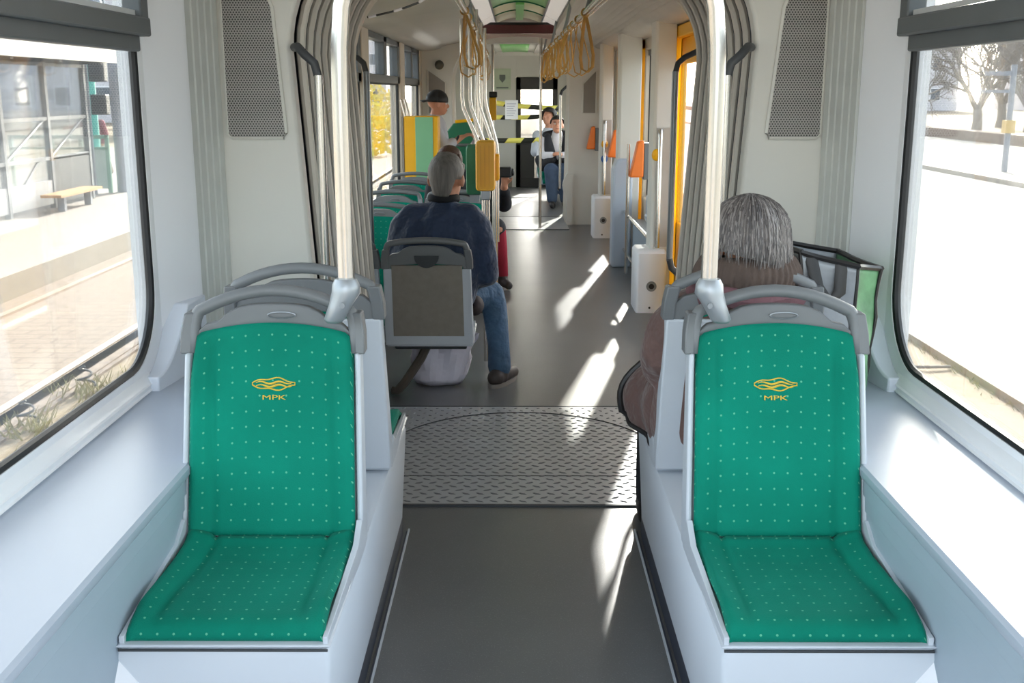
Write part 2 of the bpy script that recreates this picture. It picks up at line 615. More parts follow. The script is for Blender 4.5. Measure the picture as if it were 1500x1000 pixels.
# ================================================================= THE TRAM SHELL
b = MB(); b.box(-1.2, 1.2, -1.0, 19.2, -0.06, 0.0)
struct(b.build('floor', M['floor']), 'grey speckled vinyl floor of the tram')
for s, side in ((-1, 'left'), (1, 'right')):
    # side wall with the big round-cornered window and its hopper
    b = MB()
    hole = rrect(-0.8, 3.42, 0.765, 2.16, 0.24, 0.04)
    ring_panel(b, (-1.0, 3.47, 0.0, 2.4), hole, s * 1.17, s * 1.203)
    if s < 0:
        pts = [(-1.25, 3.46), (-1.17, 3.46), (-1.095, 3.63), (-1.09, 3.66), (-1.25, 3.66)]
    else:
        pts = [(1.25, 3.46), (1.17, 3.46), (1.105, 3.63), (1.10, 3.66), (1.25, 3.66)]
    b.prism(pts, 'Z', 0.0, 2.4)
    struct(b.build('wall_' + side, M['white'], smooth=True), 'white side wall around the large near window')
    # fluted grey pillar strip
    n = 5
    prof = []
    for i in range(n):
        f0, f1 = i / n, (i + 1) / n
        for f, dd in ((f0 + 0.02, 0.0), (f1 - 0.04, 0.0), (f1 - 0.03, 0.008), (f1, 0.008)):
            prof.append((s * (1.092 - 0.04 * f + dd * 0.5), 3.66 + 0.26 * f))
    prof += [(s * 1.2, 3.92), (s * 1.2, 3.66)]
    b = MB(); b.prism(prof, 'Z', 0.0, 2.4)
    struct(b.build('trim_%d' % (1 if s < 0 else 2), mat('grey_pillar_strip', '#c6c8c3', 0.5), smooth=False), 'fluted grey corner strip of the %s pillar' % side)
    # window: rubber, glass, hopper
    w = thing('window_%d' % (1 if s < 0 else 2), (s * 1.21, 1.4, 0.74), 'large near tram window on the %s side with dark hopper frame' % side, 'window')
    w['kind'] = 'structure'
    b = MB(); b.tube([(s * 1.185, p[0], p[1]) for p in rrect(-0.8, 3.418, 0.768, 2.155, 0.24, 0.04, 10)], 0.0135, 8, closed=True)
    b.build('rubber_seal', M['black'], w)
    b = MB(); b.box(s * 1.191, s * 1.196, -0.82, 3.43, 0.72, 2.17)
    b.build('glass_pane', M['glass'], w)
    b = MB()
    b.box(s * 1.152, s * 1.19, -0.8, 3.40, 1.715, 1.765)
    b.box(s * 1.128, s * 1.19, -0.8, 3.435, 1.76, 1.815)
    b.box(s * 1.132, s * 1.19, 3.365, 3.433, 1.80, 2.18)
    b.build('hopper_frame', M['framegrey'], w, bevel=0.006)
    b = MB(); b.box(s * 1.15, s * 1.19, -0.8, 3.365, 1.815, 1.833)
    b.build('hopper_gasket', mat('pale_gasket', '#c9cdd0', 0.4), w)
    # sill and the flared foot of the pillar
    b = MB(); b.prism([(s * 1.2, 0.66), (s * 1.155, 0.66), (s * 1.155, 0.692), (s * 1.15, 0.695), (s * 1.155, 0.699), (s * 1.155, 0.71), (s * 1.15, 0.714), (s * 1.155, 0.718), (s * 1.16, 0.73), (s * 1.165, 0.735), (s * 1.18, 0.765), (s * 1.2, 0.765)], 'Y', -1.0, 3.30)
    struct(b.build('trim_%d' % (3 if s < 0 else 4), M['white'], angle=25), 'grooved white sill under the near %s window' % side)
    b = MB()
    curve = [(3.27, 0.68), (3.27, 0.735)] + [(3.28 + 0.24 * (t / 10), 0.735 + 0.185 * (1 - math.cos(t / 10 * PI / 2))) for t in range(1, 11)]
    prof = curve + [(3.66, 0.925), (3.66, 0.68)]
    b.loft([[(s * 1.172, y, z) for y, z in prof], [(s * (1.13 - 0.05 * min(1, (y - 3.27) / 0.39)), y, z) for y, z in prof]])
    struct(b.build('trim_%d' % (5 if s < 0 else 6), mat('pillar_foot_white', '#d9dfe9', 0.4, var=0.02), bevel=0.006, angle=25), 'white flared pillar foot beside the %s window' % side)
    # ledge over the running gear
    b = MB()
    b.prism([(s * 1.17, 0.655), (s * 0.845, 0.655), (s * 0.838, 0.665), (s * 0.838, 0.682), (s * 0.846, 0.69), (s * 1.17, 0.69)], 'Y', -1.0, 3.66)
    b.box(s * 1.09, s * 1.0, 3.6, 3.95, 0.655, 0.69)
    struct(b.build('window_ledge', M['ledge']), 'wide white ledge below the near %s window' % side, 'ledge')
    b = MB()
    b.prism([(s * 1.17, 0.0), (s * 0.862, 0.0), (s * 0.856, 0.03), (s * 0.856, 0.57), (s * 0.852, 0.575), (s * 0.852, 0.61), (s * 0.848, 0.615), (s * 0.848, 0.655), (s * 1.17, 0.655)], 'Y', -1.0, 3.66)
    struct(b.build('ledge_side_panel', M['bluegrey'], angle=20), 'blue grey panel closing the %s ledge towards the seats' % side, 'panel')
    # bulkhead at the articulation, cut to the arch
    def archx(z):
        return 0.70 + 0.062 * z if z < 1.74 else 0.808 - 0.42 + 0.42 * math.sqrt(max(0, 1 - ((z - 1.74) / 0.44) ** 2))
    zs = [0, 0.6, 1.2, 1.74] + [1.74 + 0.44 * k / 8 for k in range(1, 8)]
    prof = [(s * archx(z), z) for z in zs] + [(s * 0.30, 2.18), (s * 0.30, 2.4), (s * 1.2, 2.4), (s * 1.2, 0)]
    b = MB(); b.prism(prof, 'Y', 3.92, 4.0)
    struct(b.build('wall_bulkhead_' + side, M['cream'], bevel=0.012, angle=30), 'cream bulkhead wall on the %s before the bellows' % side)
    # speaker grille with its slanted top corner
    g = thing('speaker_grille', (s * 0.94, 3.915, 1.42), 'perforated grey speaker grille on the near %s bulkhead' % side, 'grille')
    xo, xi, xb = (1.035, 0.865, 0.842) if s < 0 else (1.045, 0.90, 0.868)
    out = [(xb, 1.44), (xo - 0.012, 1.44), (xo, 1.452), (xo, 2.05), (xi + 0.07, 2.03), (xi + 0.01, 1.905), (xi, 1.88), (xb - 0.008, 1.455)]
    b = MB(); b.prism([(s * x, z) for x, z in out], 'Y', 3.906, 3.93)
    b.build('perforated_plate', M['perf'], g, smooth=False)
    cx = sum(p[0] for p in out) / len(out); cz = sum(p[1] for p in out) / len(out)
    b = MB(); b.tube([(s * x, 3.914, z) for x, z in out], 0.009, 6, closed=True)
    b.build('grille_rim', M['cream'], g)
    # white cabin-side podium under the paired seats
    p = thing('seat_podium', (s * 0.63, 2.9, 0), 'white moulded podium under the paired %s seats' % side, 'podium')
    b = MB()
    ring = lambda z, xin, y0, y1: [(s * 0.858, y0, z), (s * (xin + 0.012), y0, z), (s * xin, y0 + 0.012, z), (s * xin, y1 - 0.10, z), (s * (xin + 0.012), y1 - 0.045, z), (s * (xin + 0.05), y1, z), (s * 0.858, y1, z)]
    b.loft([ring(0.10, 0.432, 2.13, 3.80), ring(0.438, 0.410, 2.085, 3.78), ring(0.455, 0.416, 2.09, 3.77), ring(0.458, 0.428, 2.10, 3.75)])
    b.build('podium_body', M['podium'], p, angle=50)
    b = MB(); b.box(s * 0.44, s * 0.858, 2.15, 3.78, 0, 0.10)
    b.build('dark_plinth', M['plinth'], p)
    b = MB(); b.loft([[(s * 0.858, 2.11, 0.0), (s * 0.60, 2.11, 0.0), (s * 0.858, 1.66, 0.0)], [(s * 0.858, 2.11, 0.44), (s * 0.85, 2.11, 0.44), (s * 0.858, 2.09, 0.44)]])
    b.build('gusset', M['white'], p)
    b = MB(); b.box(s * 0.424, s * 0.43, 1.0, 3.8, 0.0, 0.006)
    b.box(s * 0.43, s * 0.86, 0.6, 2.15, 0.0, 0.004)
    c = MB(); c.box(s * 0.418, s * 0.424, 1.0, 3.82, 0.0, 0.007); struct(c.build('trim_%d' % (15 if s < 0 else 16), M['podium']), 'thin pale line along the %s floor edge' % side)
    struct(b.build('trim_%d' % (7 if s < 0 else 8), M['plinth']), 'dark edging strip along the %s of the aisle' % side)

# articulation plate
t = thing('articulation_plate', (0, 4.75, 0), 'checkered metal turntable plate across the aisle', 'floor plate')
t['kind'] = 'structure'
b = MB(); b.box(-0.82, 0.82, 4.07, 5.44, -0.002, 0.006)
MPL = mat('worn_plate_metal', '#b4b6b9', 0.33, 0.15, var=0.12, scale=5)
b.build('plate', MPL, t, bevel=0.002)
b = MB()
px_, py_ = 0.0575, 0.042
j = 0
y = 4.10
while y < 5.41:
    i = 0
    x = -0.8 + (px_ / 2 if j % 2 else 0)
    while x < 0.8:
        a = 0.5 if j % 2 else -0.5
        r_in = math.hypot(x, y - 4.70) < 0.625
        L, W = (0.021, 0.0085) if (r_in or y < 4.7) else (0.011, 0.005)
        ca, sa = math.cos(a), math.sin(a)
        v = [b.bm.verts.new((x + u * ca - w * sa, y + u * sa + w * ca, zz)) for u, w, zz in ((-L, 0, .006), (0, -W, .006), (L, 0, .006), (0, W, .006), (-L * .5, 0, .0094), (L * .5, 0, .0094))]
        for f in ((0, 1, 4), (1, 5, 4), (1, 2, 5), (2, 3, 5), (3, 4, 5), (3, 0, 4)):
            b.bm.faces.new([v[k] for k in f])
        x += px_; i += 1
    y += py_; j += 1
b.build('tread_pattern', mat('dark_tread', '#8a8c90', 0.28, 0.5, var=0.1), t, smooth=False)
b = MB()
b.tube([(0.63 * math.cos(a), 4.70 + 0.63 * math.sin(a), 0.0062) for a in [PI * k / 40 for k in range(0, 41)]], 0.004, 6)
b.box(-0.8, 0.8, 4.395, 4.40, 0.004, 0.0075)
b.box(-0.82, 0.82, 5.437, 5.449, 0.0, 0.008)
b.box(-0.82, 0.82, 4.058, 4.072, 0.0, 0.007)
b.build('seam', M['dark'], t)

def bellows(name, label, cx, y0, y1, n, w0, slope, zc, R, H, tr, rb=0.02):
    def path(d):
        pts = []
        L = [(-(w0 + d + slope * z), z) for z in (0, zc * 0.33, zc * 0.66)]
        xt = w0 + d + slope * zc
        A = [(-(xt - R + R * math.cos(a)), zc + (H + d) * math.sin(a)) for a in [PI / 2 * k / 9 for k in range(10)]]
        half = L + A
        return half + [(-x, z) for x, z in reversed(half)]
    root = thing(name, (cx, (y0 + y1) / 2, 0), label, 'bellows')
    root['kind'] = 'structure'
    b = MB()
    rings = []
    for k in range(2):
        yy = y0 if k == 0 else y1
        rings.append([(cx + x, yy, z) for x, z in path(0.075)])
    b.loft(rings, closed=False, cap=False)
    b.build('dark_liner', M['dark'], root, solid=0.012)
    b = MB(); c = MB()
    for i in range(n):
        yy = y0 + (y1 - y0) * (i + 0.5) / n
        b.tube([(cx + x, yy, z) for x, z in path(0.01)], rb * 0.85, 8)
        if i < n - 1:
            y2 = y0 + (y1 - y0) * (i + 1.0) / n
            c.tube([(cx + x, y2, z) for x, z in path(0.028)], rb * 1.15, 6)
    b.build('pale_fold', mat('pale_bellows_fold', '#ddd5c9', 0.5), root)
    c.build('grey_fold', mat('grey_bellows_fold', '#33353a', 0.6), root)
    return root
bellows('articulation_bellows', 'grey folded bellows lining the near articulation', 0.022, 4.0, 5.40, 9, 0.705, 0.062, 1.74, 0.42, 0.44, 0.02)
bellows('articulation_bellows', 'grey folded bellows lining the far articulation', -0.095, 13.5, 14.3, 6, 0.68, 0.02, 1.70, 0.42, 0.48, 0.02)

# far portal of the near articulation
def portal(mb, cx, ya, yb, w0, slope, zc, R, H, wo, ztop):
    half = [(w0 + slope * z, z) for z in (0, zc * .5)] + [((w0 + slope * zc) - R + R * math.cos(a), zc + H * math.sin(a)) for a in [PI / 2 * k / 9 for k in range(10)]]
    inner = [(cx - x, z) for x, z in half] + [(cx + x, z) for x, z in reversed(half)]
    n = len(inner)
    outer = []
    for k, (x, z) in enumerate(inner):
        if z < zc * 0.6:
            outer.append((-wo if x < cx else wo, z))
        else:
            f = (x - inner[2][0]) / (inner[-3][0] - inner[2][0])
            outer.append((-wo + 2 * wo * f, ztop))
    L = [[mb.bm.verts.new((p[0], yy, p[1])) for p in pl] for yy, pl in ((ya, inner), (ya, outer), (yb, outer), (yb, inner))]
    for a, c in ((0, 1), (1, 2), (2, 3), (3, 0)):
        for i in range(n - 1):
            mb.bm.faces.new((L[a][i], L[a][i + 1], L[c][i + 1], L[c][i]))
    return mb
b = MB(); portal(b, 0.03, 5.42, 5.56, 0.748, 0.055, 1.74, 0.42, 0.42, 1.2, 2.45)
struct(b.build('wall_portal', M['beige'], bevel=0.01, angle=30), 'beige arched portal behind the near bellows')
b = MB(); portal(b, -0.095, 13.40, 13.5, 0.685, 0.01, 1.70, 0.42, 0.45, 1.2, 2.45)
struct(b.build('wall_bulkhead_far', M['cream'], bevel=0.01, angle=30), 'cream far bulkhead wall with an arched opening')
b = MB()
b.loft([[(0.59, y, 0.0), (0.59, y, 0.32)] + [(0.59 - 0.05 * math.sin(PI * k / 8), y, 0.32 + 0.30 * k / 8) for k in range(9)] + [(0.66, y, 0.62), (0.66, y, 0.0)] for y in (13.36, 13.5)])
for x0, x1, xs in ((-1.08, -0.87, 1), (0.77, 0.93, -1)):
    g = thing('speaker_grille', ((x0 + x1) / 2, 13.39, 1.3), 'small distant speaker grille on the far %s bulkhead' % ('left' if x0 < 0 else 'right'), 'grille')
    q = [(x0, 1.34), (x1, 1.34), (x1, 1.83), (x0, 1.68)] if xs < 0 else [(x0, 1.34), (x1, 1.34), (x1, 1.70), (x0, 1.84)]
    c = MB(); c.prism(q, 'Y', 13.385, 13.41); c.build('perforated_plate', mat('far_grille', '#8e877f', 0.6), g)
    c = MB(); c.tube([(x, 13.392, z) for x, z in q], 0.012, 6, closed=True); c.build('grille_rim', M['cream'], g)
struct(b.build('trim_9', M['cream'], angle=30), 'curved cream foot of the far right bulkhead')

# middle section walls
ZT, ZB = 1.735, 1.665
lops = [(5.75, 8.25, 0.70, 2.06), (8.62, 10.95, 0.70, 2.06), (11.35, 13.15, 0.70, 2.06)]
b = MB(); wall_with_openings(b, -1.26, -1.15, 5.56, 13.4, 0, 2.45, lops)
struct(b.build('wall_middle_left', M['beige'], bevel=0.01), 'beige window wall on the left of the middle section')
rops = [(5.7, 8.34, 0.0, 2.02), (8.44, 10.22, 0.64, 1.96), (10.3, 12.82, 0.0, 2.02)]
b = MB(); wall_with_openings(b, 1.15, 1.22, 5.56, 13.4, 0, 2.45, rops)
struct(b.build('wall_middle_right', M['beige'], bevel=0.01), 'beige door wall on the right of the middle section')
def side_window(num, x, ya, yb, za, zb, label, mull=True, ZB=ZB):
    w = thing('window_%d' % num, (x, (ya + yb) / 2, za), label, 'window'); w['kind'] = 'structure'
    s = -1 if x < 0 else 1
    xi, xo = x - s * 0.03, x + s * 0.05
    b = MB()
    b.box(xi, xo, ya, yb, zb - 0.05, zb)
    if mull:
        b.box(xi, xo, ya, yb, ZB, ZT); b.box(xi, xo, ya, ya + 0.08, ZB, zb); b.box(xi, xo, yb - 0.16, yb, ZB, zb)
        m_ = (ya + yb) / 2; b.box(xi, xo, m_ - 0.10, m_ + 0.10, ZT, zb)
    b.build('hopper_frame', M['framegrey'], w, bevel=0.005)
    b = MB(); b.tube([(x, p[0], p[1]) for p in rrect(ya, yb, za, ZB, 0.08, 0.02, 5)], 0.014, 6, closed=True); b.build('rubber_seal', M['dark'], w)
    b = MB(); b.box(x + s * 0.02, x + s * 0.026, ya, yb, za, zb); b.build('glass_pane', M['glass'], w)
side_window(3, -1.19, 5.75, 8.25, 0.70, 2.06, 'first window of the middle section, behind the bellows on the left')
side_window(4, -1.19, 8.62, 10.95, 0.70, 2.06, 'second left window of the middle section, yellow bush behind it')
side_window(5, -1.19, 11.35, 13.15, 0.70, 2.06, 'third left window of the middle section, behind the capped person')
side_window(6, 1.2, 8.44, 10.22, 0.64, 1.96, 'narrow-looking right window between the two doors', False, 1.94)

def tram_door(num, ya, yb, label):
    d = thing('door_%d' % num, (1.24, (ya + yb) / 2, 0), label, 'door'); d['kind'] = 'structure'
    b = MB()
    b.box(1.12, 1.20, yb - 0.035, yb, 0, 2.05); b.box(1.12, 1.20, ya, ya + 0.07, 0, 2.05); b.box(1.12, 1.24, ya, yb, 1.97, 2.05)
    b.build('yellow_jamb', M['yellow'], d, bevel=0.006)
    ym = (ya + yb) / 2
    for k, (p, q) in enumerate(((ya + 0.08, ym - 0.01), (ym + 0.01, yb - 0.08))):
        b = MB()
        for aa, bb, cc, dd in ((p, p + 0.06, 0.02, 1.97), (q - 0.06, q, 0.02, 1.97), (p, q, 1.79, 1.97), (p, q, 0.02, 0.64)):
            b.box(1.18, 1.22, aa, bb, cc, dd)
        lf = b.build('door_leaf', M['yellow'], d, bevel=0.006)
        b = MB(); b.box(1.198, 1.204, p + 0.06, q - 0.06, 0.64, 1.79); b.build('leaf_glass', M['doorglass'], lf)
tram_door(1, 5.72, 8.33, 'near yellow framed tram door with tall glass leaves')
tram_door(2, 10.32, 12.80, 'far yellow framed tram door with tall glass leaves')

# door pillars with lower box, grab tube and buttons
def door_pillar(y0, y1, xi, xbx, boxh, label, tube, dots, xo=1.16):
    p = thing('door_pillar', (1.05, (y0 + y1) / 2, 0), label, 'pillar')
    b = MB(); b.prism([(xi + 0.02, y0), (xi, y0 + 0.02), (xi, y1), (xo, y1), (xo, y0)], 'Z', 0, 2.10); b.build('pillar_post', M['cream'], p, bevel=0.006)
    if boxh:
        b = MB()
        b.loft([[(xbx + 0.02, y0 - 0.10, z), (xbx, y0 - 0.08, z), (xbx, y1, z), (xbx + 0.22, y1, z), (xbx + 0.22, y0 - 0.08, z), (xbx + 0.20, y0 - 0.10, z)] for z in (0.0, boxh - 0.02)] + [[(xbx + 0.03, y0 - 0.07, boxh), (xbx + 0.02, y0 - 0.06, boxh), (xbx + 0.02, y1, boxh), (xbx + 0.21, y1, boxh), (xbx + 0.21, y0 - 0.06, boxh), (xbx + 0.19, y0 - 0.07, boxh)]])
        bx = b.build('pillar_box', M['white'], p, angle=50)
        b = MB(); b.cyl((xbx + 0.11, y0 - 0.108, 0.20), (xbx + 0.11, y0 - 0.095, 0.20), 0.038, 18); lk = b.build('lock_rim', M['matsteel'], bx)
        b = MB(); b.cyl((xbx + 0.11, y0 - 0.112, 0.20), (xbx + 0.11, y0 - 0.10, 0.20), 0.02, 14); b.build('lock_socket', M['black'], bx)
        b = MB(); b.cyl((xbx + 0.10, y0 - 0.106, 0.04), (xbx + 0.10, y0 - 0.095, 0.04), 0.008, 10); b.build('screw', M['black'], bx)
    if tube:
        z0, z1 = tube
        xt = xi + 0.045
        b = MB(); b.tube([(xt + 0.02, y0 + 0.01, z1), (xt, y0 - 0.05, z1), (xt, y0 - 0.06, z1 - 0.03), (xt, y0 - 0.06, z0)], 0.016, 10); b.build('grab_tube', M['steel'], p)
        b = MB(); b.box(xt - 0.02, xt + 0.075, y0 - 0.012, y0, z0, z1 + 0.02); b.build('tube_backplate', mat('backplate', '#b5aea5', 0.4), p)
    for x, z, m in dots:
        b = MB(); b.ell((x, y0 - 0.045, z), (0.038, 0.022, 0.045), 16, 8); b.build('door_button', M[m], p)
    return p
door_pillar(8.02, 8.28, 0.965, 0.86, 0.46, 'white door pillar with yellow button, beyond the near door', (0.48, 1.32), [(0.99, 1.15, 'yellow')], 1.115)
door_pillar(10.08, 10.30, 0.90, 0.86, 0, 'plain white door pillar standing before the far door', None, [], 1.10)
door_pillar(12.22, 12.48, 0.90, 0.83, 0.46, 'white door pillar with yellow and blue buttons, beyond the far door', (0.48, 1.27), [(0.945, 1.03, 'yellow'), (0.945, 0.87, 'bluebtn')], 1.03)
b = MB()
b.loft([[(0.86, 10.05, z), (0.86, 10.3, z), (1.04, 10.3, z), (1.04, 10.05, z)] for z in (0, 0.9)] + [[(0.90, 10.06, 1.0), (0.90, 10.3, 1.0), (1.04, 10.3, 1.0), (1.04, 10.06, 1.0)]])
tag(b.build('pillar_casing', M['ledge'], bevel=0.02), 'pale lower casing of the plain pillar before the far door', 'casing')

def orange_pad(x, y, z, label, k=1.0, dx=0.05, dy=0.11):
    r = thing('leaning_pad', (x, y, z), label, 'leaning pad', 'orange leaning pads along the right wall')
    b = MB()
    b.prism([(0.0, 0.0), (-0.10 * k, 0.0), (-0.045 * k, 0.26 * k), (0.0, 0.27 * k)], 'Y', -0.03, 0.10)
    b.build('orange_cover', M['orange'], r, bevel=0.012, local=True)
    b = MB(); b.prism([(0.0, -0.02), (0.05 * k, -0.02), (0.05 * k, 0.25 * k), (0.0, 0.25 * k)], 'Y', -0.02, 0.11)
    b.box(0.0, dx, 0.06, dy, 0.05, 0.16)
    b.build('grey_mount', M['greyplastic'], r, bevel=0.008, local=True)
    return r
orange_pad(1.075, 9.55, 0.87, 'largest orange leaning pad, between the near door pillar and the window', 1.17, 0.09)
orange_pad(1.075, 11.95, 0.90, 'orange leaning pad just beyond the plain white pillar', 1.1, 0.02, 0.30)
orange_pad(0.915, 13.25, 0.92, 'smallest orange leaning pad, against the far bulkhead', 1.0, 0.05, 0.17)
orange_pad(1.15, 6.9, 0.77, 'orange leaning pad seen through the gap of the near door', 1.15)

# low rails and grey panels in the bay between the doors
r = thing('wall_rail', (1.08, 9.1, 0.0), 'low double steel rail along the wall between the doors', 'rail')
for z in (0.17, 0.52):
    b = MB(); b.tube([(0.97, 8.3, z), (0.97, 10.05, z)], 0.014, 8); b.build('rail_tube', M['steel'], r)
b = MB(); b.tube([(0.95, 9.6, 0.02), (0.95, 9.6, 1.15)], 0.014, 8); b.build('rail_upright', M['steel'], r)
b = MB(); b.box(1.05, 1.15, 8.45, 10.05, 0.0, 0.45)
struct(b.build('wall_panel_low', M['bluegrey'], bevel=0.01), 'pale grey low wall panel between the doors')
b = MB(); b.box(0.98, 1.14, 8.30, 8.5, 0.66, 0.82); b.box(0.97, 1.08, 8.32, 8.48, 0.62, 0.68)
tag(b.build('wall_box', M['ledge'], bevel=0.02), 'pale grey box on the wall panel under the orange pad', 'box')

# ceiling
def duct(s):
    pr = [(1.2, 2.40), (1.2, 2.055), (1.02, 2.065), (0.93, 2.09)]
    if s > 0:
        for i in range(10):
            x = 0.90 - 0.05 * i
            z = 2.10 + 0.085 * math.sin((i + 1) / 10 * PI / 2)
            pr += [(x, z), (x - 0.028, z + 0.012), (x - 0.032, z - 0.004)]
    else:
        pr += [(0.90 - 0.055 * i, 2.10 + 0.085 * math.sin((i + 1) / 10 * PI / 2)) for i in range(10)]
    pr += [(0.375, 2.19), (0.36, 2.24), (0.355, 2.40)]
    return [(s * x, z) for x, z in pr]
b = MB(); b.prism(duct(-1), 'Y', 5.56, 13.4); b.prism(duct(1), 'Y', 5.56, 13.4)
b.box(-0.36, 0.36, 5.56, 13.4, 2.38, 2.42)
struct(b.build('ceiling', M['ceil'], angle=25), 'grey metal ceiling with rounded ducts along both sides')
for n_, (ya, yb, m) in enumerate(((5.56, 9.9, 'ceilgreen'), (9.9, 12.1, 'ceilcream'), (12.1, 13.4, 'ceil'))):
    c = MB()
    c.grid(lambda u, v, ya=ya, yb=yb: (-0.23 + 0.46 * u, ya + (yb - ya) * v, 2.305 + 0.055 * (1 - (2 * u - 1) ** 2)), 12, 2)
    struct(c.build('ceiling_vault', M[m], solid=0.015, offset=1), ['green', 'cream', 'grey'][n_] + ' arched centre panel of the ceiling')
c = MB(); c.box(-0.03, 0.045, 9.9, 12.05, 2.33, 2.362)
struct(c.build('trim_10', M['ceilgreen']), 'green middle strip of the cream ceiling panel')
c = MB()
for yy in (9.9, 10.9):
    c.tube([(-0.23 + 0.46 * u / 10, yy, 2.302 + 0.055 * (1 - (u / 5 - 1) ** 2)) for u in range(11)], 0.008, 6)
struct(c.build('trim_11', M['green']), 'dark green ribs across the ceiling vault')
for s in (-1, 1):
    for k, (ya, yb) in enumerate(((5.6, 8.1), (8.15, 10.65), (10.7, 13.3))):
        L = thing('ceiling_light', (s * 0.30, (ya + yb) / 2, 2.27), '%s strip ceiling light, %s of three above the aisle' % ('left' if s < 0 else 'right', ('nearest', 'middle', 'farthest')[k]), 'ceiling light', 'strip lights beside the ceiling vault')
        c = MB(); c.prism([(s * 0.352, 2.236), (s * 0.240, 2.292), (s * 0.247, 2.304), (s * 0.358, 2.25)], 'Y', ya, yb); c.build('diffuser', M['lamp'], L)
        c = MB(); c.tube([(s * 0.238, ya, 2.294), (s * 0.238, yb, 2.294)], 0.008, 6); c.tube([(s * 0.358, ya, 2.235), (s * 0.358, yb, 2.235)], 0.008, 6); c.build('light_frame', M['matsteel'], L)
# ceiling of the near section and the far end
b = MB(); portal(b, -0.05, 18.2, 18.25, 1.0, 0, 1.9, 0.5, 0.25, 1.2, 2.45)
b.grid(lambda u, v: (-0.80 + 1.5 * u, 14.3 + 3.95 * v, 2.16 + 0.07 * (1 - (2 * u - 1) ** 2)), 12, 2)
struct(b.build('ceiling_far', M['cream'], solid=0.01), 'cream arched ceiling of the far end section')
b = MB(); b.grid(lambda u, v: (-0.25 + 0.40 * u, 14.35 + 3.7 * v, 2.205 + 0.012 * (1 - (2 * u - 1) ** 2)), 8, 2)
struct(b.build('ceiling_panel_far', M['ceilgreen'], solid=0.008), 'green middle panel of the far ceiling')
b = MB()
for s in (-1, 1):
    b.box(-0.05 + s * 0.30, -0.05 + s * 0.42, 14.35, 18.2, 2.185, 2.20)
    b.box(s * 0.62, s * 1.2, 14.3, 18.9, 2.13, 2.4)
struct(b.build('trim_12', M['ceil']), 'grey ceiling edges of the far end section')

b = MB(); b.box(-1.25, 1.25, -0.4, 3.92, 2.36, 2.4)
struct(b.build('ceiling_near', M['cream']), 'cream ceiling above the near seats')

# far end section
b = MB(); wall_with_openings(b, -1.26, -1.12, 14.3, 18.9, 0, 2.3, [(15.2, 17.4, 0.75, 1.75)])
struct(b.build('wall_far_left', M['cream']), 'cream left wall of the far end section')
b = MB(); wall_with_openings(b, 0.98, 1.12, 14.3, 18.9, 0, 2.3, [(14.7, 17.9, 0.75, 1.9)])
struct(b.build('wall_far_right', M['cream']), 'cream right wall of the far end section')
b = MB(); b.box(1.05, 1.056, 14.7, 17.9, 0.75, 1.9)
struct(b.build('window_8', M['glass']), 'far right window beside the seated person')
b = MB(); b.box(-1.2, -1.194, 15.2, 17.4, 0.75, 1.75)
struct(b.build('window_9', M['glass']), 'far left window of the end section')
b = MB()
b.box(-1.2, -0.03, 18.72, 18.80, 0, 2.3); b.box(0.66, 1.2, 18.72, 18.80, 0, 2.3); b.box(-0.03, 0.66, 18.72, 18.80, 1.82, 2.3)
struct(b.build('wall_end', M['cream'], bevel=0.004), 'cream partition wall before the cab with a doorway')
b = MB(); b.box(-1.12, -0.1, 18.69, 18.72, 0.0, 0.16)
struct(b.build('baseboard_end', M['taupe']), 'grey baseboard of the cab partition')
d = thing('door_3', (0.31, 18.74, 0), 'dark framed glass cab door at the far end', 'door'); d['kind'] = 'structure'
b = MB()
for a_, b_, c_, e_ in ((-0.03, 0.05, 0, 1.82), (0.58, 0.66, 0, 1.82), (-0.03, 0.66, 1.62, 1.82), (-0.03, 0.66, 0.0, 0.16), (-0.03, 0.66, 0.72, 0.78), (-0.03, 0.28, 0.16, 0.72)):
    b.box(a_, b_, 18.70, 18.76, c_, e_)
b.build('door_frame', mat('dark_door_frame', '#3b3835', 0.5), d, bevel=0.006)
b = MB(); b.box(0.03, 0.6, 18.735, 18.741, 0.14, 1.64); b.build('door_glass', M['doorglass'], d)
b = MB(); b.box(-0.9, 0.9, 19.6, 20.1, -0.1, 0.85); b.box(-0.1, 0.35, 19.5, 19.7, 0.85, 1.15)
tag(b.build('driver_console', M['taupe'], bevel=0.03), 'dim driver console behind the cab door glass', 'console')
b = MB(); b.box(-1.1, 1.1, 19.15, 20.6, -0.3, -0.05)
c = MB(); c.box(-1.25, 1.25, 18.2, 20.7, 2.32, 2.4)
struct(c.build('ceiling_cab', M['cream']), 'roof over the cab and its partition')
struct(b.build('floor_cab', M['floor']), 'floor of the cab behind the glass door')

# second turntable
b = MB(); b.box(-0.75, 0.60, 12.85, 14.2, 0.0, 0.006)
struct(b.build('articulation_plate_far', MPL), 'metal plate crossing the aisle at the far articulation', 'floor plate')
b = MB(); b.box(-0.75, 0.60, 12.84, 12.87, 0.0, 0.009); b.box(-0.75, 0.60, 14.19, 14.22, 0.0, 0.009)
struct(b.build('trim_13', M['dark']), 'dark seams of the far floor plate')

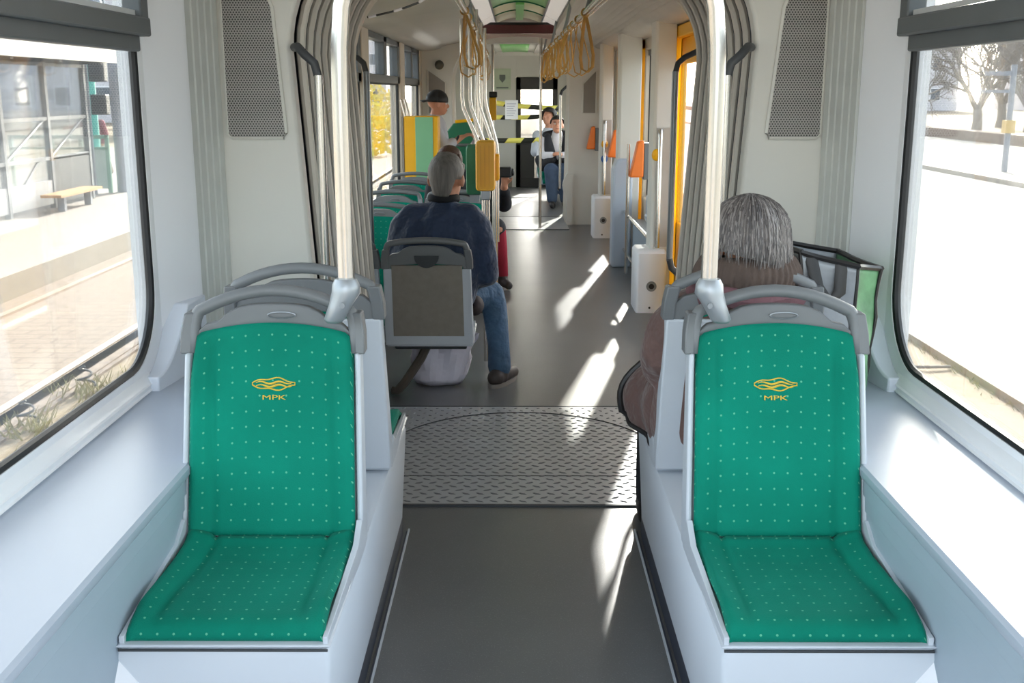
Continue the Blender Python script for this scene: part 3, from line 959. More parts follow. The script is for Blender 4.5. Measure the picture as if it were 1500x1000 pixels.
# ================================================================= SEATS
def seat(name, label, group, loc, rz, kind='podium', cat='seat'):
    """occupant faces local -Y; the root stands at the middle of the front edge, at the height of its base"""
    r = thing(name, loc, label, cat, group, rz)
    h0 = 0.0 if kind == 'podium' else 0.30
    bh = 0.53 if kind == 'podium' else 0.455       # pad height above the crease
    hw0, hw1 = 0.210, 0.203
    lean = 0.17
    yb0, zb0 = 0.475, h0 + 0.055                  # crease
    prof = [(0.012, h0 + 0.012), (0.008, h0 + 0.03), (0.018, h0 + 0.046), (0.05, h0 + 0.054), (0.15, h0 + 0.05), (0.26, h0 + 0.042), (0.36, h0 + 0.038), (0.44, h0 + 0.042), (yb0, zb0)]
    ac = [0]
    for p, q in zip(prof, prof[1:]):
        ac.append(ac[-1] + math.hypot(q[0] - p[0], q[1] - p[1]))
    def pl(v):
        s_ = v * ac[-1]
        for i in range(len(prof) - 1):
            if s_ <= ac[i + 1] + 1e-9:
                f = (s_ - ac[i]) / (ac[i + 1] - ac[i])
                return prof[i][0] + (prof[i + 1][0] - prof[i][0]) * f, prof[i][1] + (prof[i + 1][1] - prof[i][1]) * f
        return prof[-1]
    def groove(t):                                 # sewn seam of the side bolsters
        return -0.010 * math.exp(-((t - 0.72) / 0.04) ** 2)
    def bol(t, k):
        t = abs(t)
        return k * max(0, (t - 0.55) / 0.45) ** 1.6 + groove(t)
    def seatf(u, v):
        t = 2 * u - 1
        y, z = pl(v)
        fade = min(1, v / 0.25)
        sh = 0.012 * (abs(t) > 0.9) * 0
        edge = -0.018 * max(0, (abs(t) - 0.93) / 0.07) ** 2
        return (t * hw0 * (1 + 0.0 * v), y, z + bol(t * (1.08 - 0.12 * (1 - v)), 0.022 * fade) * fade + edge)
    uvs = lambda u, v: (u * 2 * hw0 + 0.017, v * ac[-1] * 0.98)
    b = MB(); b.grid(seatf, 36, 30, uvs)
    b.build('seat_cushion', M['fabric'], r, local=True, solid=0.03, offset=1 if False else -1, angle=180)
    def backline(s_):                              # s_: height above the crease
        f = s_ / bh
        return yb0 + 0.008 + lean * 0.72 * f + 0.0 * f, zb0 - 0.004 + s_ * 0.985
    def topz(t):
        zt = bh - (0.030 if kind == 'podium' else 0.016) * t * t
        a = abs(t)
        if a > 0.88:
            zt -= 0.04 * (1 - math.sqrt(max(0, 1 - ((a - 0.88) / 0.12) ** 2)))
        return zt
    def backf(u, v):
        t = 2 * u - 1
        s_ = v * topz(t)
        y, z = backline(s_)
        f = s_ / bh
        hw = hw0 + (hw1 - hw0) * f
        hol = 0.014 * math.sin(min(1, f * 1.1) * PI) * max(0, 1 - (t / 0.75) ** 2)   # hollow for the back
        fade = math.sin(min(1, (1 - v) * 5) * PI / 2)
        return (t * hw, y + hol - (bol(t, 0.026) * fade) + 0.014 * max(0, (abs(t) - 0.94) / 0.06) ** 2, z)
    uvb = lambda u, v: (u * 2 * hw0 + 0.017, 0.52 + v * bh)
    b = MB(); b.grid(backf, 36, 30, uvb)
    pad = b.build('backrest_pad', M['fabric'], r, local=True, solid=0.028, offset=-1, angle=180)
    # pale moulded shell: pan and back
    b = MB()
    pan = [[(x, y, z) for (x, y) in ((-0.228, -0.012), (0.228, -0.012), (0.226, 0.50), (-0.226, 0.50))] for z in (h0 + 0.0,)]
    b.loft([[(-0.210, 0.002, h0 - 0.0), (0.210, 0.002, h0), (0.220, 0.52, h0 - 0.0), (-0.220, 0.52, h0)],
            [(-0.226, -0.008, h0 + 0.010), (0.226, -0.008, h0 + 0.012), (0.228, 0.52, h0 + 0.02), (-0.228, 0.52, h0 + 0.02)],
            [(-0.218, -0.006, h0 + 0.014), (0.218, -0.006, h0 + 0.014), (0.228, 0.50, h0 + 0.024), (-0.228, 0.50, h0 + 0.024)]])
    for sx in (-1, 1):
        b.loft([[(sx * 0.208, 0.0, h0 + 0.01), (sx * 0.219, 0.0, h0 + 0.01), (sx * 0.219, 0.0, h0 + 0.030), (sx * 0.208, 0.0, h0 + 0.030)],
                [(sx * 0.214, 0.40, h0 + 0.01), (sx * 0.229, 0.40, h0 + 0.01), (sx * 0.229, 0.40, h0 + 0.062), (sx * 0.214, 0.40, h0 + 0.062)],
                [(sx * 0.214, 0.50, h0 + 0.01), (sx * 0.229, 0.52, h0 + 0.01), (sx * 0.229, 0.47, h0 + 0.10), (sx * 0.214, 0.47, h0 + 0.10)]])
    b.build('seat_pan', M['shell'], r, local=True, bevel=0.005, angle=35)
    b = MB(); b.tube([(-0.219, -0.007, h0 + 0.003), (0.219, -0.007, h0 + 0.003)], 0.003, 6)
    b.build('pan_gasket', M['dark'], r, local=True)
    sz = bh - 0.075
    b = MB()
    rings = []
    for s_ in (-0.04, 0.08, 0.25, sz):
        y, z = backline(s_)
        w = 0.229 - 0.010 * max(0, s_ / bh)
        th = 0.075 - 0.035 * max(0, s_ / bh)
        rings.append([(-w, y - 0.012, z), (-w + 0.012, y - 0.012, z), (-w + 0.02, y + 0.02, z), (w - 0.02, y + 0.02, z), (w - 0.012, y - 0.012, z), (w, y - 0.012, z), (w, y + th, z), (-w, y + th, z)])
    b.loft(rings)
    shell = b.build('back_shell', M['shell'], r, local=True, bevel=0.006, angle=35)
    if kind != 'podium':
        b = MB()
        y0, z0 = backline(0.015); y1, z1 = backline(sz + 0.02)
        b.loft([[(-0.182, y0 + 0.070, z0), (0.182, y0 + 0.070, z0), (0.182, y0 + 0.080, z0), (-0.182, y0 + 0.080, z0)], [(-0.178, y1 + 0.034, z1), (0.178, y1 + 0.034, z1), (0.178, y1 + 0.049, z1), (-0.178, y1 + 0.049, z1)]])
        b.build('back_panel', M['taupe'], r, local=True)
        y2, z2 = backline(bh - 0.005)
        b = MB(); b.prism([(0.062 * math.cos(a), z2 + 0.06 * math.sin(a)) for a in [PI + PI * k / 14 for k in range(15)]], 'Y', y2 + 0.02, y2 + 0.047)
        b.build('finger_recess', M['dark'], r, local=True)
    # dark grey top: side caps, hoop and the band under it
    b = MB()
    hp = []
    s0 = sz - 0.005
    hh = bh + (0.078 if kind == 'podium' else 0.075)
    ha = 0.048 if kind == 'podium' else 0.018
    for t, s_ in [(-1, s0), (-1, s0 + 0.04), (-1.0, hh - ha - 0.052)] + [(-1 + 0.10 * (1 - math.cos(a)), hh - ha - 0.052 + 0.052 * math.sin(a)) for a in [PI / 2 * k / 5 for k in range(1, 6)]] + [(-0.9 + 1.8 * k / 12, hh - ha + ha * (1 - (k / 6 - 1) ** 2)) for k in range(1, 12)] + \
            [(1 - 0.10 * (1 - math.cos(a)), hh - ha - 0.052 + 0.052 * math.sin(a)) for a in [PI / 2 * k / 5 for k in range(5, 0, -1)]] + [(1, hh - ha - 0.052), (1, s0 + 0.04), (1, s0)]:
        y, z = backline(s_)
        hp.append((t * 0.203, y + 0.016, z))
    b.tube(hp, 0.016, 10, flat=(1.0, 1.25, (0, 1, 0)))
    hoop = b.build('grab_hoop', M['greyplastic'], r, local=True, angle=180)
    b = MB()
    for sx in (-1, 1):
        rr = []
        for s_, w in ((sz - 0.002, 0.232), (sz + 0.05, 0.230), (sz + 0.10, 0.222)):
            y, z = backline(s_)
            rr.append([(sx * (w - 0.035), y + 0.002, z), (sx * w, y - 0.012, z), (sx * w, y + 0.044, z), (sx * (w - 0.035), y + 0.042, z)])
        b.loft(rr)
    N = 14
    rr = []
    for k in range(N + 1):
        t = -0.98 + 1.96 * k / N
        lo = topz(t) - 0.05
        hi = topz(t) + 0.016 + 0.030 * max(0, 1 - (abs(t) / 0.66) ** 6)
        ya, za = backline(lo); yc, zc = backline(hi)
        rr.append([(t * 0.205, ya + 0.022, za), (t * 0.205, ya + 0.04, za), (t * 0.205, yc + 0.030, zc), (t * 0.205, yc + 0.004, zc)])
    b.loft(rr)
    b.build('top_band', M['greyplastic'], r, local=True, bevel=0.004, angle=35)
    y, z = backline(bh + 0.018)
    b = MB(); b.tube([(0.035 * math.cos(2 * PI * k / 20) + 0.02, y + 0.003, z + 0.008 * math.sin(2 * PI * k / 20)) for k in range(20)], 0.002, 5, closed=True)
    b.build('embossed_oval', M['matsteel'], r, local=True)
    if kind == 'podium':
        # yellow printed mark on the fabric: a lozenge with waves, and the operator's letters
        def onpad(x, s_):
            u = (x / (2 * 0.2105)) + 0.5
            q = backf(u, s_ / topz(2 * u - 1))
            return (q[0], q[1] - 0.0015, q[2])
        b = MB()
        sc = bh - 0.155
        up = [(-0.055 + 0.11 * k / 16, sc + 0.004 + 0.011 * math.sin(PI * k / 16) + 0.0025 * math.sin(k * 0.8)) for k in range(17)]
        dn = [(0.055 - 0.11 * k / 16, sc - 0.002 - 0.012 * math.sin(PI * k / 16) + 0.0025 * math.sin(k * 0.8)) for k in range(17)]
        b.tube([onpad(*p) for p in up + dn], 0.0017, 5, closed=True)
        for o_ in (0.004, -0.004):
            b.tube([onpad(-0.046 + 0.092 * k / 16, sc + o_ + 0.003 * math.sin(k * 0.75)) for k in range(17)], [0.0008 + 0.0022 * math.sin(PI * k / 16) for k in range(17)], 5)
        lg = b.build('printed_emblem', M['logo'], pad, local=True)
        q = Vector(onpad(0, sc - 0.034))
        text_mesh('MPK', 0.021, 'printed_letters', M['logo'], pad, Matrix.Translation(q + Vector((0, -0.001, 0))) @ Matrix.Rotation(PI / 2 - 0.20, 4, 'X') @ Matrix.Diagonal((1.5, 0.8, 1, 1)), 0.0008)
    else:
        b = MB()
        b.box(-0.19, 0.19, 0.10, 0.46, h0 - 0.03, h0 - 0.002)
        b.build('under_frame', M['dark'], r, local=True, bevel=0.008)
        b = MB(); b.tube([(0.02, 0.30, h0 - 0.02), (0.06, 0.36, h0 - 0.10), (0.15, 0.40, 0.07), (0.19, 0.40, 0.026), (0.215, 0.39, 0.026)], 0.024, 8)
        b.build('leg', mat('dark_seat_leg', '#5a5148', 0.5), r, local=True)
    return r

seat('moulded_seat', 'green dotted seat facing the camera on the left podium', 'front podium seats', (-0.633, 2.085, 0.458), 0)
seat('moulded_seat', 'green dotted seat facing the camera on the right podium', 'front podium seats', (0.633, 2.085, 0.458), 0)
seat('moulded_seat', 'empty seat facing away, back to back behind the left green seat', 'front podium seats', (-0.633, 3.72, 0.458), PI)
seat('moulded_seat', 'seat facing away behind the right green seat, with the brown coated person', 'front podium seats', (0.633, 3.72, 0.458), PI)
s0 = seat('cantilever_seat', 'grey backed seat of the grey haired man in navy, beside the aisle', 'seats of the middle section', (-0.472, 6.07, 0.0), PI, 'floor')
def dup_seat(x, y, rz, label):
    c = copy_tree(s0)
    c.location = (x, y, 0); c.rotation_euler = (0, 0, rz); c['label'] = label
    return c
dup_seat(-0.94, 6.07, PI, 'empty seat by the window, left of the navy jacketed man')
for k, (y, nm) in enumerate(((7.1, 'first'), (8.05, 'second'), (8.95, 'third'), (9.85, 'fourth'))):
    dup_seat(-0.94, y - 0.55, 0, '%s green window seat facing the camera behind the navy jacketed man' % nm)
for k, (y, nm) in enumerate(((8.05, 'nearest'), (8.95, 'middle'), (9.85, 'farthest'))):
    dup_seat(-0.472, y - 0.55, 0, '%s green aisle seat facing the camera, mostly hidden behind the navy jacketed man' % nm)

# ================================================================= POLES, RAILS, STRAPS
for s, nm in ((-1, 'left'), (1, 'right')):
    x0 = 0.441 if s < 0 else 0.455
    p = thing('grab_pole', (s * x0, 2.665, 1.06), 'thick steel grab pole rising from the %s podium seats' % nm, 'pole')
    b = MB(); b.tube([(s * x0, 2.665, 1.12), (s * x0, 2.665, 1.60), (s * (x0 - 0.002), 2.665, 1.70), (s * (x0 - 0.010), 2.665, 1.79), (s * (x0 - 0.035), 2.665, 1.89), (s * (x0 - 0.09), 2.665, 2.0), (s * (x0 - 0.2), 2.665, 2.09), (0, 2.665, 2.16)], 0.0205, 20)
    b.build('pole_tube', M['steel'], p)
    b = MB()
    rr = []
    for z, dx, w, d in ((1.150, 0.0, 0.026, 0.026), (1.135, 0.0, 0.034, 0.034), (1.115, 0.0, 0.036, 0.036), (1.085, -0.014, 0.030, 0.034), (1.05, -0.030, 0.026, 0.030), (1.042, -0.031, 0.020, 0.024)):
        rr.append([(s * (x0 - (-dx) * (-1)) + w * math.cos(2 * PI * k / 16) if False else s * (x0 - dx * (1)) + w * math.cos(2 * PI * k / 16), 2.655 + d * math.sin(2 * PI * k / 16) - (0.0 if z > 1.06 else 0.004), z) for k in range(16)])
    b.loft(rr)
    f = b.build('pole_clamp', mat('cast_clamp', '#a3a8ad', 0.38, 0.5), p, angle=60)
    b = MB(); b.cyl((s * x0 - 0.004, 2.615, 1.09), (s * x0 - 0.004, 2.61, 1.09), 0.007, 10); b.build('clamp_screw', M['matsteel'], f)
    # bent grab rails on the bulkhead before the bellows and on the portal behind it
    for y, xw, xr, zt, zb, where, yd in ((3.90, 0.772, 0.70, 1.672, 0.55, 'before', -0.05), (5.58, 0.875, 0.775, 1.715, 0.72, 'behind', 0.06)):
        g = thing('grab_rail', (s * xr, y, zb), '%s vertical grab rail with dark bent bracket %s the near bellows' % (nm, where), 'grab rail')
        up = 0.075
        pts = [(s * (xw + 0.02), y + (0.02 if yd < 0 else -0.02), zt + up), (s * xw, y + yd * .4, zt + up), (s * (xr + 0.045), y + yd, zt + up * .65), (s * (xr + 0.012), y + yd, zt + 0.02), (s * xr, y + yd, zt - 0.03)]
        b = MB(); b.tube(pts, 0.015, 12); b.build('bracket', mat('dark_bracket', '#45474a', 0.4), g)
        if where == 'behind':
            b = MB(); b.tube([(p_[0], p_[1], 2 * zb + 0.30 - (p_[2] - zt + zb) - 0.30 + 0.0) if False else (p_[0], p_[1], zb - (p_[2] - zt)) for p_ in pts], 0.0175, 12); b.build('bracket', MATS['dark_bracket'], g)
        b = MB(); b.tube([(s * xr, y + yd, zt - 0.02), (s * xr, y + yd, zb + 0.02 if where == 'behind' else zb)], 0.0165, 14); b.build('rail_tube', M['steel'] if where == 'before' else M['matsteel'], g)

def shear(y):
    return -0.0095 * (y - 5.5)
for s, nm, x0 in ((-1, 'left', 0.285), (1, 'right', 0.345)):
    rl = thing('ceiling_rail', (s * x0, 9.3, 2.0), '%s overhead steel rail carrying the strap loops' % nm, 'rail')
    b = MB()
    b.tube([(s * x0 + shear(y), y, 2.0) for y in (4.3, 8, 10.5, 13.3)], 0.0165, 10)
    if s > 0:
        b.tube([(s * (x0 + 0.05) + shear(y), y, 2.02) for y in (4.3, 8, 10.5, 13.3)], 0.012, 8)
    b.build('rail_tube', M['steel'], rl)
    for y in (4.5, 5.9, 8.3, 10.7, 13.0):
        b = MB(); b.tube([(s * x0 + shear(y), y, 2.0), (s * (x0 + 0.03) + shear(y), y, 2.1), (s * (x0 + 0.06) + shear(y), y, 2.25)], 0.013, 8)
        b.build('rail_hanger', M['matsteel'], rl)
    proto = thing('hand_strap', (0, 0, 0), 'tan strap loop hanging from the %s overhead rail' % nm, 'strap', 'tan strap loops on the %s rail' % nm)
    b = MB()
    lp = [(0, 0, 0.0), (0.012, 0, -0.05), (0.03, 0, -0.14), (0.042, 0, -0.21), (0.035, 0, -0.265), (0.0, 0, -0.285), (-0.035, 0, -0.265), (-0.042, 0, -0.21), (-0.03, 0, -0.14), (-0.012, 0, -0.05)]
    b.tube(lp, 0.0075, 6, closed=True, flat=(0.45, 1.6, (0, 1, 0)))
    b.build('webbing_loop', M['strap'], proto, local=True)
    b = MB(); b.tube([(0.019 * math.cos(2 * PI * k / 14), 0, 0.0 + 0.019 * math.sin(2 * PI * k / 14)) for k in range(14)], 0.007, 6, closed=True, flat=(0.5, 1.8, (0, 1, 0)))
    b.build('rail_sleeve', M['strap'], proto, local=True)
    ys = [6.0 + 0.47 * k + random.uniform(-0.12, 0.12) for k in range(15)] if s > 0 else [5.9 + 0.55 * k + random.uniform(-0.15, 0.15) for k in range(13)]
    for k, y in enumerate(ys):
        o = proto if k == 0 else copy_tree(proto)
        o.location = (s * x0 + shear(y), y, 2.0)
        o.rotation_euler = (random.uniform(-.12, .12), random.uniform(-.18, .18), random.uniform(-0.9, 0.9))
        sc = random.uniform(0.85, 1.15)
        o.scale = (sc, sc, sc)

# poles with the two validator boxes
for nm, xt, xb, y, lab in (('a', -0.335, -0.215, 6.45, 'nearest bent double pole behind the navy jacketed man'), ('b', -0.275, -0.175, 7.4, 'second bent double pole, rising behind the yellow box')):
    p = thing('bent_pole', (xb, y, 0), lab, 'pole')
    b = MB()
    for o_ in (0.0, 0.045):
        b.tube([(xt + o_, y, 2.0), (xt + o_, y, 1.56), (xt + o_ + 0.008, y, 1.50), (xb + o_ * 0.6 - 0.006, y, 1.26), (xb + o_ * 0.6, y, 1.20), (xb + o_ * 0.6, y, 0.6)], 0.011, 10)
    b.tube([(xb + 0.012, y, 1.25), (xb + 0.012, y, 0.0)], 0.015, 10)
    b.build('pole_tube', M['steel'], p)
for x, y, lab in ((-0.33, 8.6, 'third ceiling pole behind the validator boxes'), (-0.345, 10.2, 'fourth ceiling pole behind the validator boxes'), (0.26, 13.1, 'ceiling pole left of the person facing the camera')):
    b = MB(); b.tube([(x, y, 2.2), (x, y, 0.0)], 0.017, 10)
    tag(b.build('ceiling_pole', M['steel']), lab, 'pole')
v = thing('ticket_validator', (-0.195, 6.30, 1.05), 'yellow ticket validator box on the pole beside the grey haired man', 'validator')
b = MB()
def rbox(mb, x0, x1, y0, y1, z0, z1, r):
    pl = rrect(x0, x1, z0, z1, r, r, 4)
    mb.loft([[(x, y0 + 0.01 if False else y0, z) for x, z in [((p[0] - (x0 + x1) / 2) * k + (x0 + x1) / 2, (p[1] - (z0 + z1) / 2) * k2 + (z0 + z1) / 2) for p in pl]] for k, k2 in ((0.90, 0.96),)] +
            [[(x, y0 + 0.012, z) for x, z in pl], [(x, y1, z) for x, z in pl]])
rbox(b, -0.252, -0.142, 6.22, 6.38, 1.045, 1.325, 0.022)
b.build('yellow_housing', M['yellow'], v, angle=30)
b = MB()
for x in (-0.224, -0.20, -0.176):
    b.box(x - 0.003, x + 0.003, 6.2185, 6.224, 1.07, 1.30)
b.build('housing_rib', mat('amber_rib', '#e8a60a', 0.4), v)
b = MB(); b.box(-0.15, -0.118, 6.26, 6.36, 1.10, 1.25); b.build('yellow_side_lug', M['yellow'], v, bevel=0.012)
b = MB(); b.box(-0.225, -0.17, 6.27, 6.33, 0.99, 1.05); b.build('pole_sleeve', M['matsteel'], v, bevel=0.006)
v = thing('ticket_validator', (-0.29, 6.55, 1.0), 'dark green validator box left of the yellow validator box', 'validator')
b = MB(); rbox(b, -0.318, -0.222, 6.48, 6.64, 1.0, 1.29, 0.02); b.build('green_housing', M['green'], v, angle=30)
b = MB(); b.box(-0.30, -0.24, 6.52, 6.60, 0.95, 1.0); b.box(-0.25, -0.19, 6.44, 6.50, 1.03, 1.09); b.build('pole_sleeve', M['matsteel'], v)
v = thing('ticket_validator', (-0.32, 14.0, 1.28), 'small distant yellow validator with black top by the cab partition', 'validator')
b = MB(); b.box(-0.365, -0.275, 13.95, 14.05, 1.24, 1.52); b.build('yellow_housing', M['yellow'], v, bevel=0.012)
b = MB(); b.box(-0.365, -0.265, 13.94, 14.06, 1.52, 1.59); b.build('black_cap', M['black'], v, bevel=0.01)
b = MB(); b.tube([(-0.32, 14.0, 0.0), (-0.32, 14.0, 2.16)], 0.016, 8); b.build('pole_tube', M['steel'], v)

# display, curved cable, small round camera, ticket machine, green screen
d = thing('destination_display', (-0.02, 11.42, 2.165), 'dark red switched off display bar across the ceiling', 'display')
b = MB(); b.box(-0.40, 0.36, 11.38, 11.46, 2.16, 2.245); b.build('dark_red_panel', M['red'], d, bevel=0.004)
b = MB(); b.box(-0.40, 0.36, 11.40, 11.5, 2.245, 2.27); b.box(-0.41, -0.395, 11.375, 11.47, 2.15, 2.30); b.box(0.355, 0.37, 11.375, 11.47, 2.15, 2.30); b.build('display_frame', M['dark'], d)
b = MB(); b.prism([(-0.36, 2.19), (-0.2, 2.205), (0, 2.212), (0.2, 2.205), (0.36, 2.19), (0.36, 2.14), (0.2, 2.165), (0, 2.172), (-0.2, 2.165), (-0.36, 2.14)], 'Y', 12.2, 12.26)
struct(b.build('trim_14', mat('pinkish_arch', '#b3a29c', 0.5)), 'pale arched cross member behind the red display')
c = thing('ceiling_cable', (-0.85, 6.6, 2.06), 'cable with pale and dark sections curving along the left ceiling duct', 'cable')
cp = [(-0.98, 7.3, 2.06), (-0.90, 7.28, 2.075), (-0.80, 7.2, 2.09), (-0.70, 7.0, 2.10), (-0.60, 6.75, 2.11), (-0.52, 6.45, 2.12)]
b = MB(); b.tube(cp, 0.007, 6); b.build('dark_sheath', M['dark'], c)
for k in range(0, 5, 2):
    q = [Vector(cp[k]).lerp(Vector(cp[k + 1]), f) for f in (0.1, 0.75)]
    b = MB(); b.tube(q, 0.009, 6); b.build('pale_sleeve', M['paper'], c)
b = MB(); b.ell((-0.94, 13.36, 1.90), (0.055, 0.04, 0.055)); k_ = thing('ceiling_camera', (-0.94, 13.36, 1.9), 'small round dark camera on the far left bulkhead', 'camera')
b.build('camera_dome', mat('olive_dome', '#57554a', 0.3), k_)
b = MB(); b.cyl((-0.94, 13.39, 1.90), (-0.94, 13.37, 1.90), 0.07, 16); b.build('camera_ring', M['cream'], k_)

tm = thing('ticket_machine', (-0.94, 10.9, 0.0), 'yellow cabinet with a pale green front panel by the left windows', 'cabinet')
b = MB(); b.box(-1.12, -0.785, 10.80, 11.1, 0.0, 1.36); b.build('yellow_cabinet', M['yellow'], tm, bevel=0.012)
b = MB(); b.box(-1.005, -0.835, 10.79, 10.80, 0.5, 1.352); b.build('pale_green_panel', M['palegreen'], tm, bevel=0.002)
b = MB(); b.box(-1.135, -1.12, 10.795, 11.1, 0.0, 1.35); b.build('dark_edge', M['taupe'], tm)
b = MB(); b.tube([(-1.10, 10.85, 1.34), (-1.145, 10.85, 1.52)], 0.014, 8); b.tube([(-1.065, 10.85, 1.34), (-1.11, 10.85, 1.52)], 0.014, 8); b.build('handrail', M['steel'], tm)
gs = thing('seat_screen', (-0.62, 12.3, 0.0), 'dark green partition with a yellow top edge in front of the far left bulkhead', 'partition')
b = MB(); b.prism([(-0.86, 0.3), (-0.84, 1.10), (-0.72, 1.25), (-0.50, 1.27), (-0.50, 0.3)], 'Y', 12.28, 12.33); b.build('green_panel', M['green'], gs, bevel=0.01)
b = MB(); b.tube([(-0.70, 12.30, 1.265), (-0.50, 12.30, 1.285)], 0.02, 8); b.build('yellow_edge', M['yellow'], gs)
b = MB(); b.tube([(-0.50, 12.3, 0.3), (-0.50, 12.3, 0.0)], 0.02, 8); b.tube([(-0.84, 12.3, 0.3), (-0.84, 12.3, 0.0)], 0.02, 8); b.build('leg', M['steel'], gs)
b = MB(); b.tube([(-0.85, 11.95, 0.95), (-0.85, 11.95, 1.005), (-0.80, 11.95, 1.03), (-0.52, 11.95, 1.03), (-0.47, 11.95, 1.0), (-0.47, 11.95, 0.0)], 0.016, 8); b.tube([(-0.85, 11.95, 0.95), (-0.85, 11.95, 0.0)], 0.016, 8)
tag(b.build('seat_back_rail', M['matsteel']), 'grey tubular rail in front of the dark green partition', 'rail')

# barrier tapes, notice and poster at the cab partition
def ribbon(p0, p1, sag, h, n=12):
    b = MB()
    P0, P1 = Vector(p0), Vector(p1)
    b.grid(lambda u, v: P0.lerp(P1, u) + Vector((0, 0, (v - 0.5) * h - sag * 4 * u * (1 - u))), n, 1)
    return b
b = ribbon((-0.55, 17.0, 0.86), (0.62, 17.0, 0.88), 0.01, 0.075); tag(b.build('barrier_tape', M['tape'], solid=0.002), 'yellow and black barrier tape stretched low before the cab', 'tape')
b = ribbon((-0.35, 17.3, 1.42), (0.62, 17.3, 1.34), 0.02, 0.075); tag(b.build('barrier_tape', M['tape'], solid=0.002), 'yellow and black barrier tape stretched high beside the paper notice', 'tape')
b = ribbon((-0.35, 17.35, 1.20), (0.62, 17.35, 1.24), 0.02, 0.07); tag(b.build('barrier_tape', M['tape'], solid=0.002), 'middle barrier tape under the white paper notice', 'tape')
n_ = thing('paper_notice', (-0.10, 17.25, 1.2), 'white paper notice hanging on the barrier tape', 'notice')
b = MB(); b.box(-0.20, 0.0, 17.245, 17.248, 1.17, 1.46); b.build('sheet', M['paper'], n_)
b = MB()
for k in range(6):
    b.box(-0.175, -0.03 - 0.02 * (k % 3), 17.243, 17.2455, 1.40 - 0.035 * k, 1.41 - 0.035 * k)
b.build('printed_lines', mat('faint_print', '#a9a9bd', 0.8), n_)
n_ = thing('wall_poster', (-0.25, 18.71, 1.62), 'pale green square poster with a dark emblem on the cab partition', 'poster')
b = MB(); b.box(-0.40, -0.12, 18.705, 18.715, 1.62, 1.96); b.build('sheet', mat('pale_green_sheet', '#c2cdb4', 0.7), n_)
b = MB(); b.prism([(-0.31, 1.86), (-0.21, 1.86), (-0.21, 1.79), (-0.26, 1.73), (-0.31, 1.79)], 'Y', 18.70, 18.706); b.build('shield_emblem', mat('grey_emblem', '#6f7770', 0.7), n_)
b = MB(); b.box(-0.36, -0.16, 18.70, 18.706, 1.64, 1.66); b.build('printed_line', MATS['grey_emblem'], n_)
b = MB()
for k in range(4): b.box(1.138 - 0.002, 1.149, 8.29, 8.30, 1.4, 1.5)
b.bm.clear(); b.box(1.085, 1.12, 8.29, 8.32, 1.30, 1.66)
tag(b.build('red_sticker_strip', mat('dusty_red', '#a24a55', 0.6)), 'narrow red notice strip beside the near door pillar', 'notice')
b = MB(); b.box(1.02, 1.13, 8.30, 8.42, 1.84, 2.0)
tag(b.build('emergency_box', mat('dim_red_box', '#6d5b58', 0.5), bevel=0.01), 'small brownish box above the window behind the door pillar', 'box')

# ================================================================= PEOPLE
def head(mb, c, k=1.0, yaw=0.0, pitch=0.0, neck=None):
    """skull, jaw, nose, ears about centre c, facing local +Y turned by yaw; all welded into the body later"""
    R = Matrix.Rotation(yaw, 3, 'Z') @ Matrix.Rotation(pitch, 3, 'X')
    c = Vector(c)
    P = lambda x, y, z: c + R @ Vector((x * k, y * k, z * k))
    E = lambda p, r, q=None: mb.ell(P(*p), tuple(v * k for v in r), 18, 12, R if q is None else R @ q)
    E((0, -0.008, 0.025), (0.077, 0.095, 0.088))
    E((0, 0.018, -0.035), (0.062, 0.072, 0.080))
    E((0, 0.050, -0.085), (0.034, 0.032, 0.026))
    E((0, 0.074, 0.018), (0.050, 0.016, 0.012))                 # brow
    mb.tube([P(0, 0.082, 0.012), P(0, 0.108, -0.028)], [0.009 * k, 0.014 * k], 8); E((0, 0.102, -0.030), (0.015, 0.013, 0.011))
    for s in (-1, 1):
        E((s * 0.040, 0.062, -0.022), (0.022, 0.020, 0.018))    # cheek
        E((s * 0.079, -0.008, -0.012), (0.012, 0.022, 0.033), Matrix.Rotation(s * 0.35, 3, 'Z'))
    E((0, 0.086, -0.060), (0.024, 0.010, 0.008)); E((0, 0.083, -0.071), (0.020, 0.010, 0.007))
    return P, R

def face(parent, P, R, k=1.0):
    for s in (-1, 1):
        b = MB(); b.ell(P(s * 0.031, 0.079, 0.002), 0.0115 * k, 12, 8); e = b.build('eye', mat('eye_white', '#d9d4cf', 0.3), parent)
        b = MB(); b.ell(P(s * 0.031, 0.088, 0.002), 0.0052 * k, 10, 6); b.build('iris', mat('iris_dark', '#2b211c', 0.3), e)
        b = MB(); b.tube([P(s * 0.016, 0.090, 0.020), P(s * 0.034, 0.088, 0.024), P(s * 0.048, 0.078, 0.019)], 0.0042 * k, 6); b.build('eyebrow', M['hair_dark'], parent)
    b = MB(); b.tube([P(-0.022, 0.091, -0.065), P(0, 0.0965, -0.0655), P(0.022, 0.091, -0.065)], 0.0035 * k, 6); b.build('mouth', mat('lips', '#96574d', 0.5), parent)

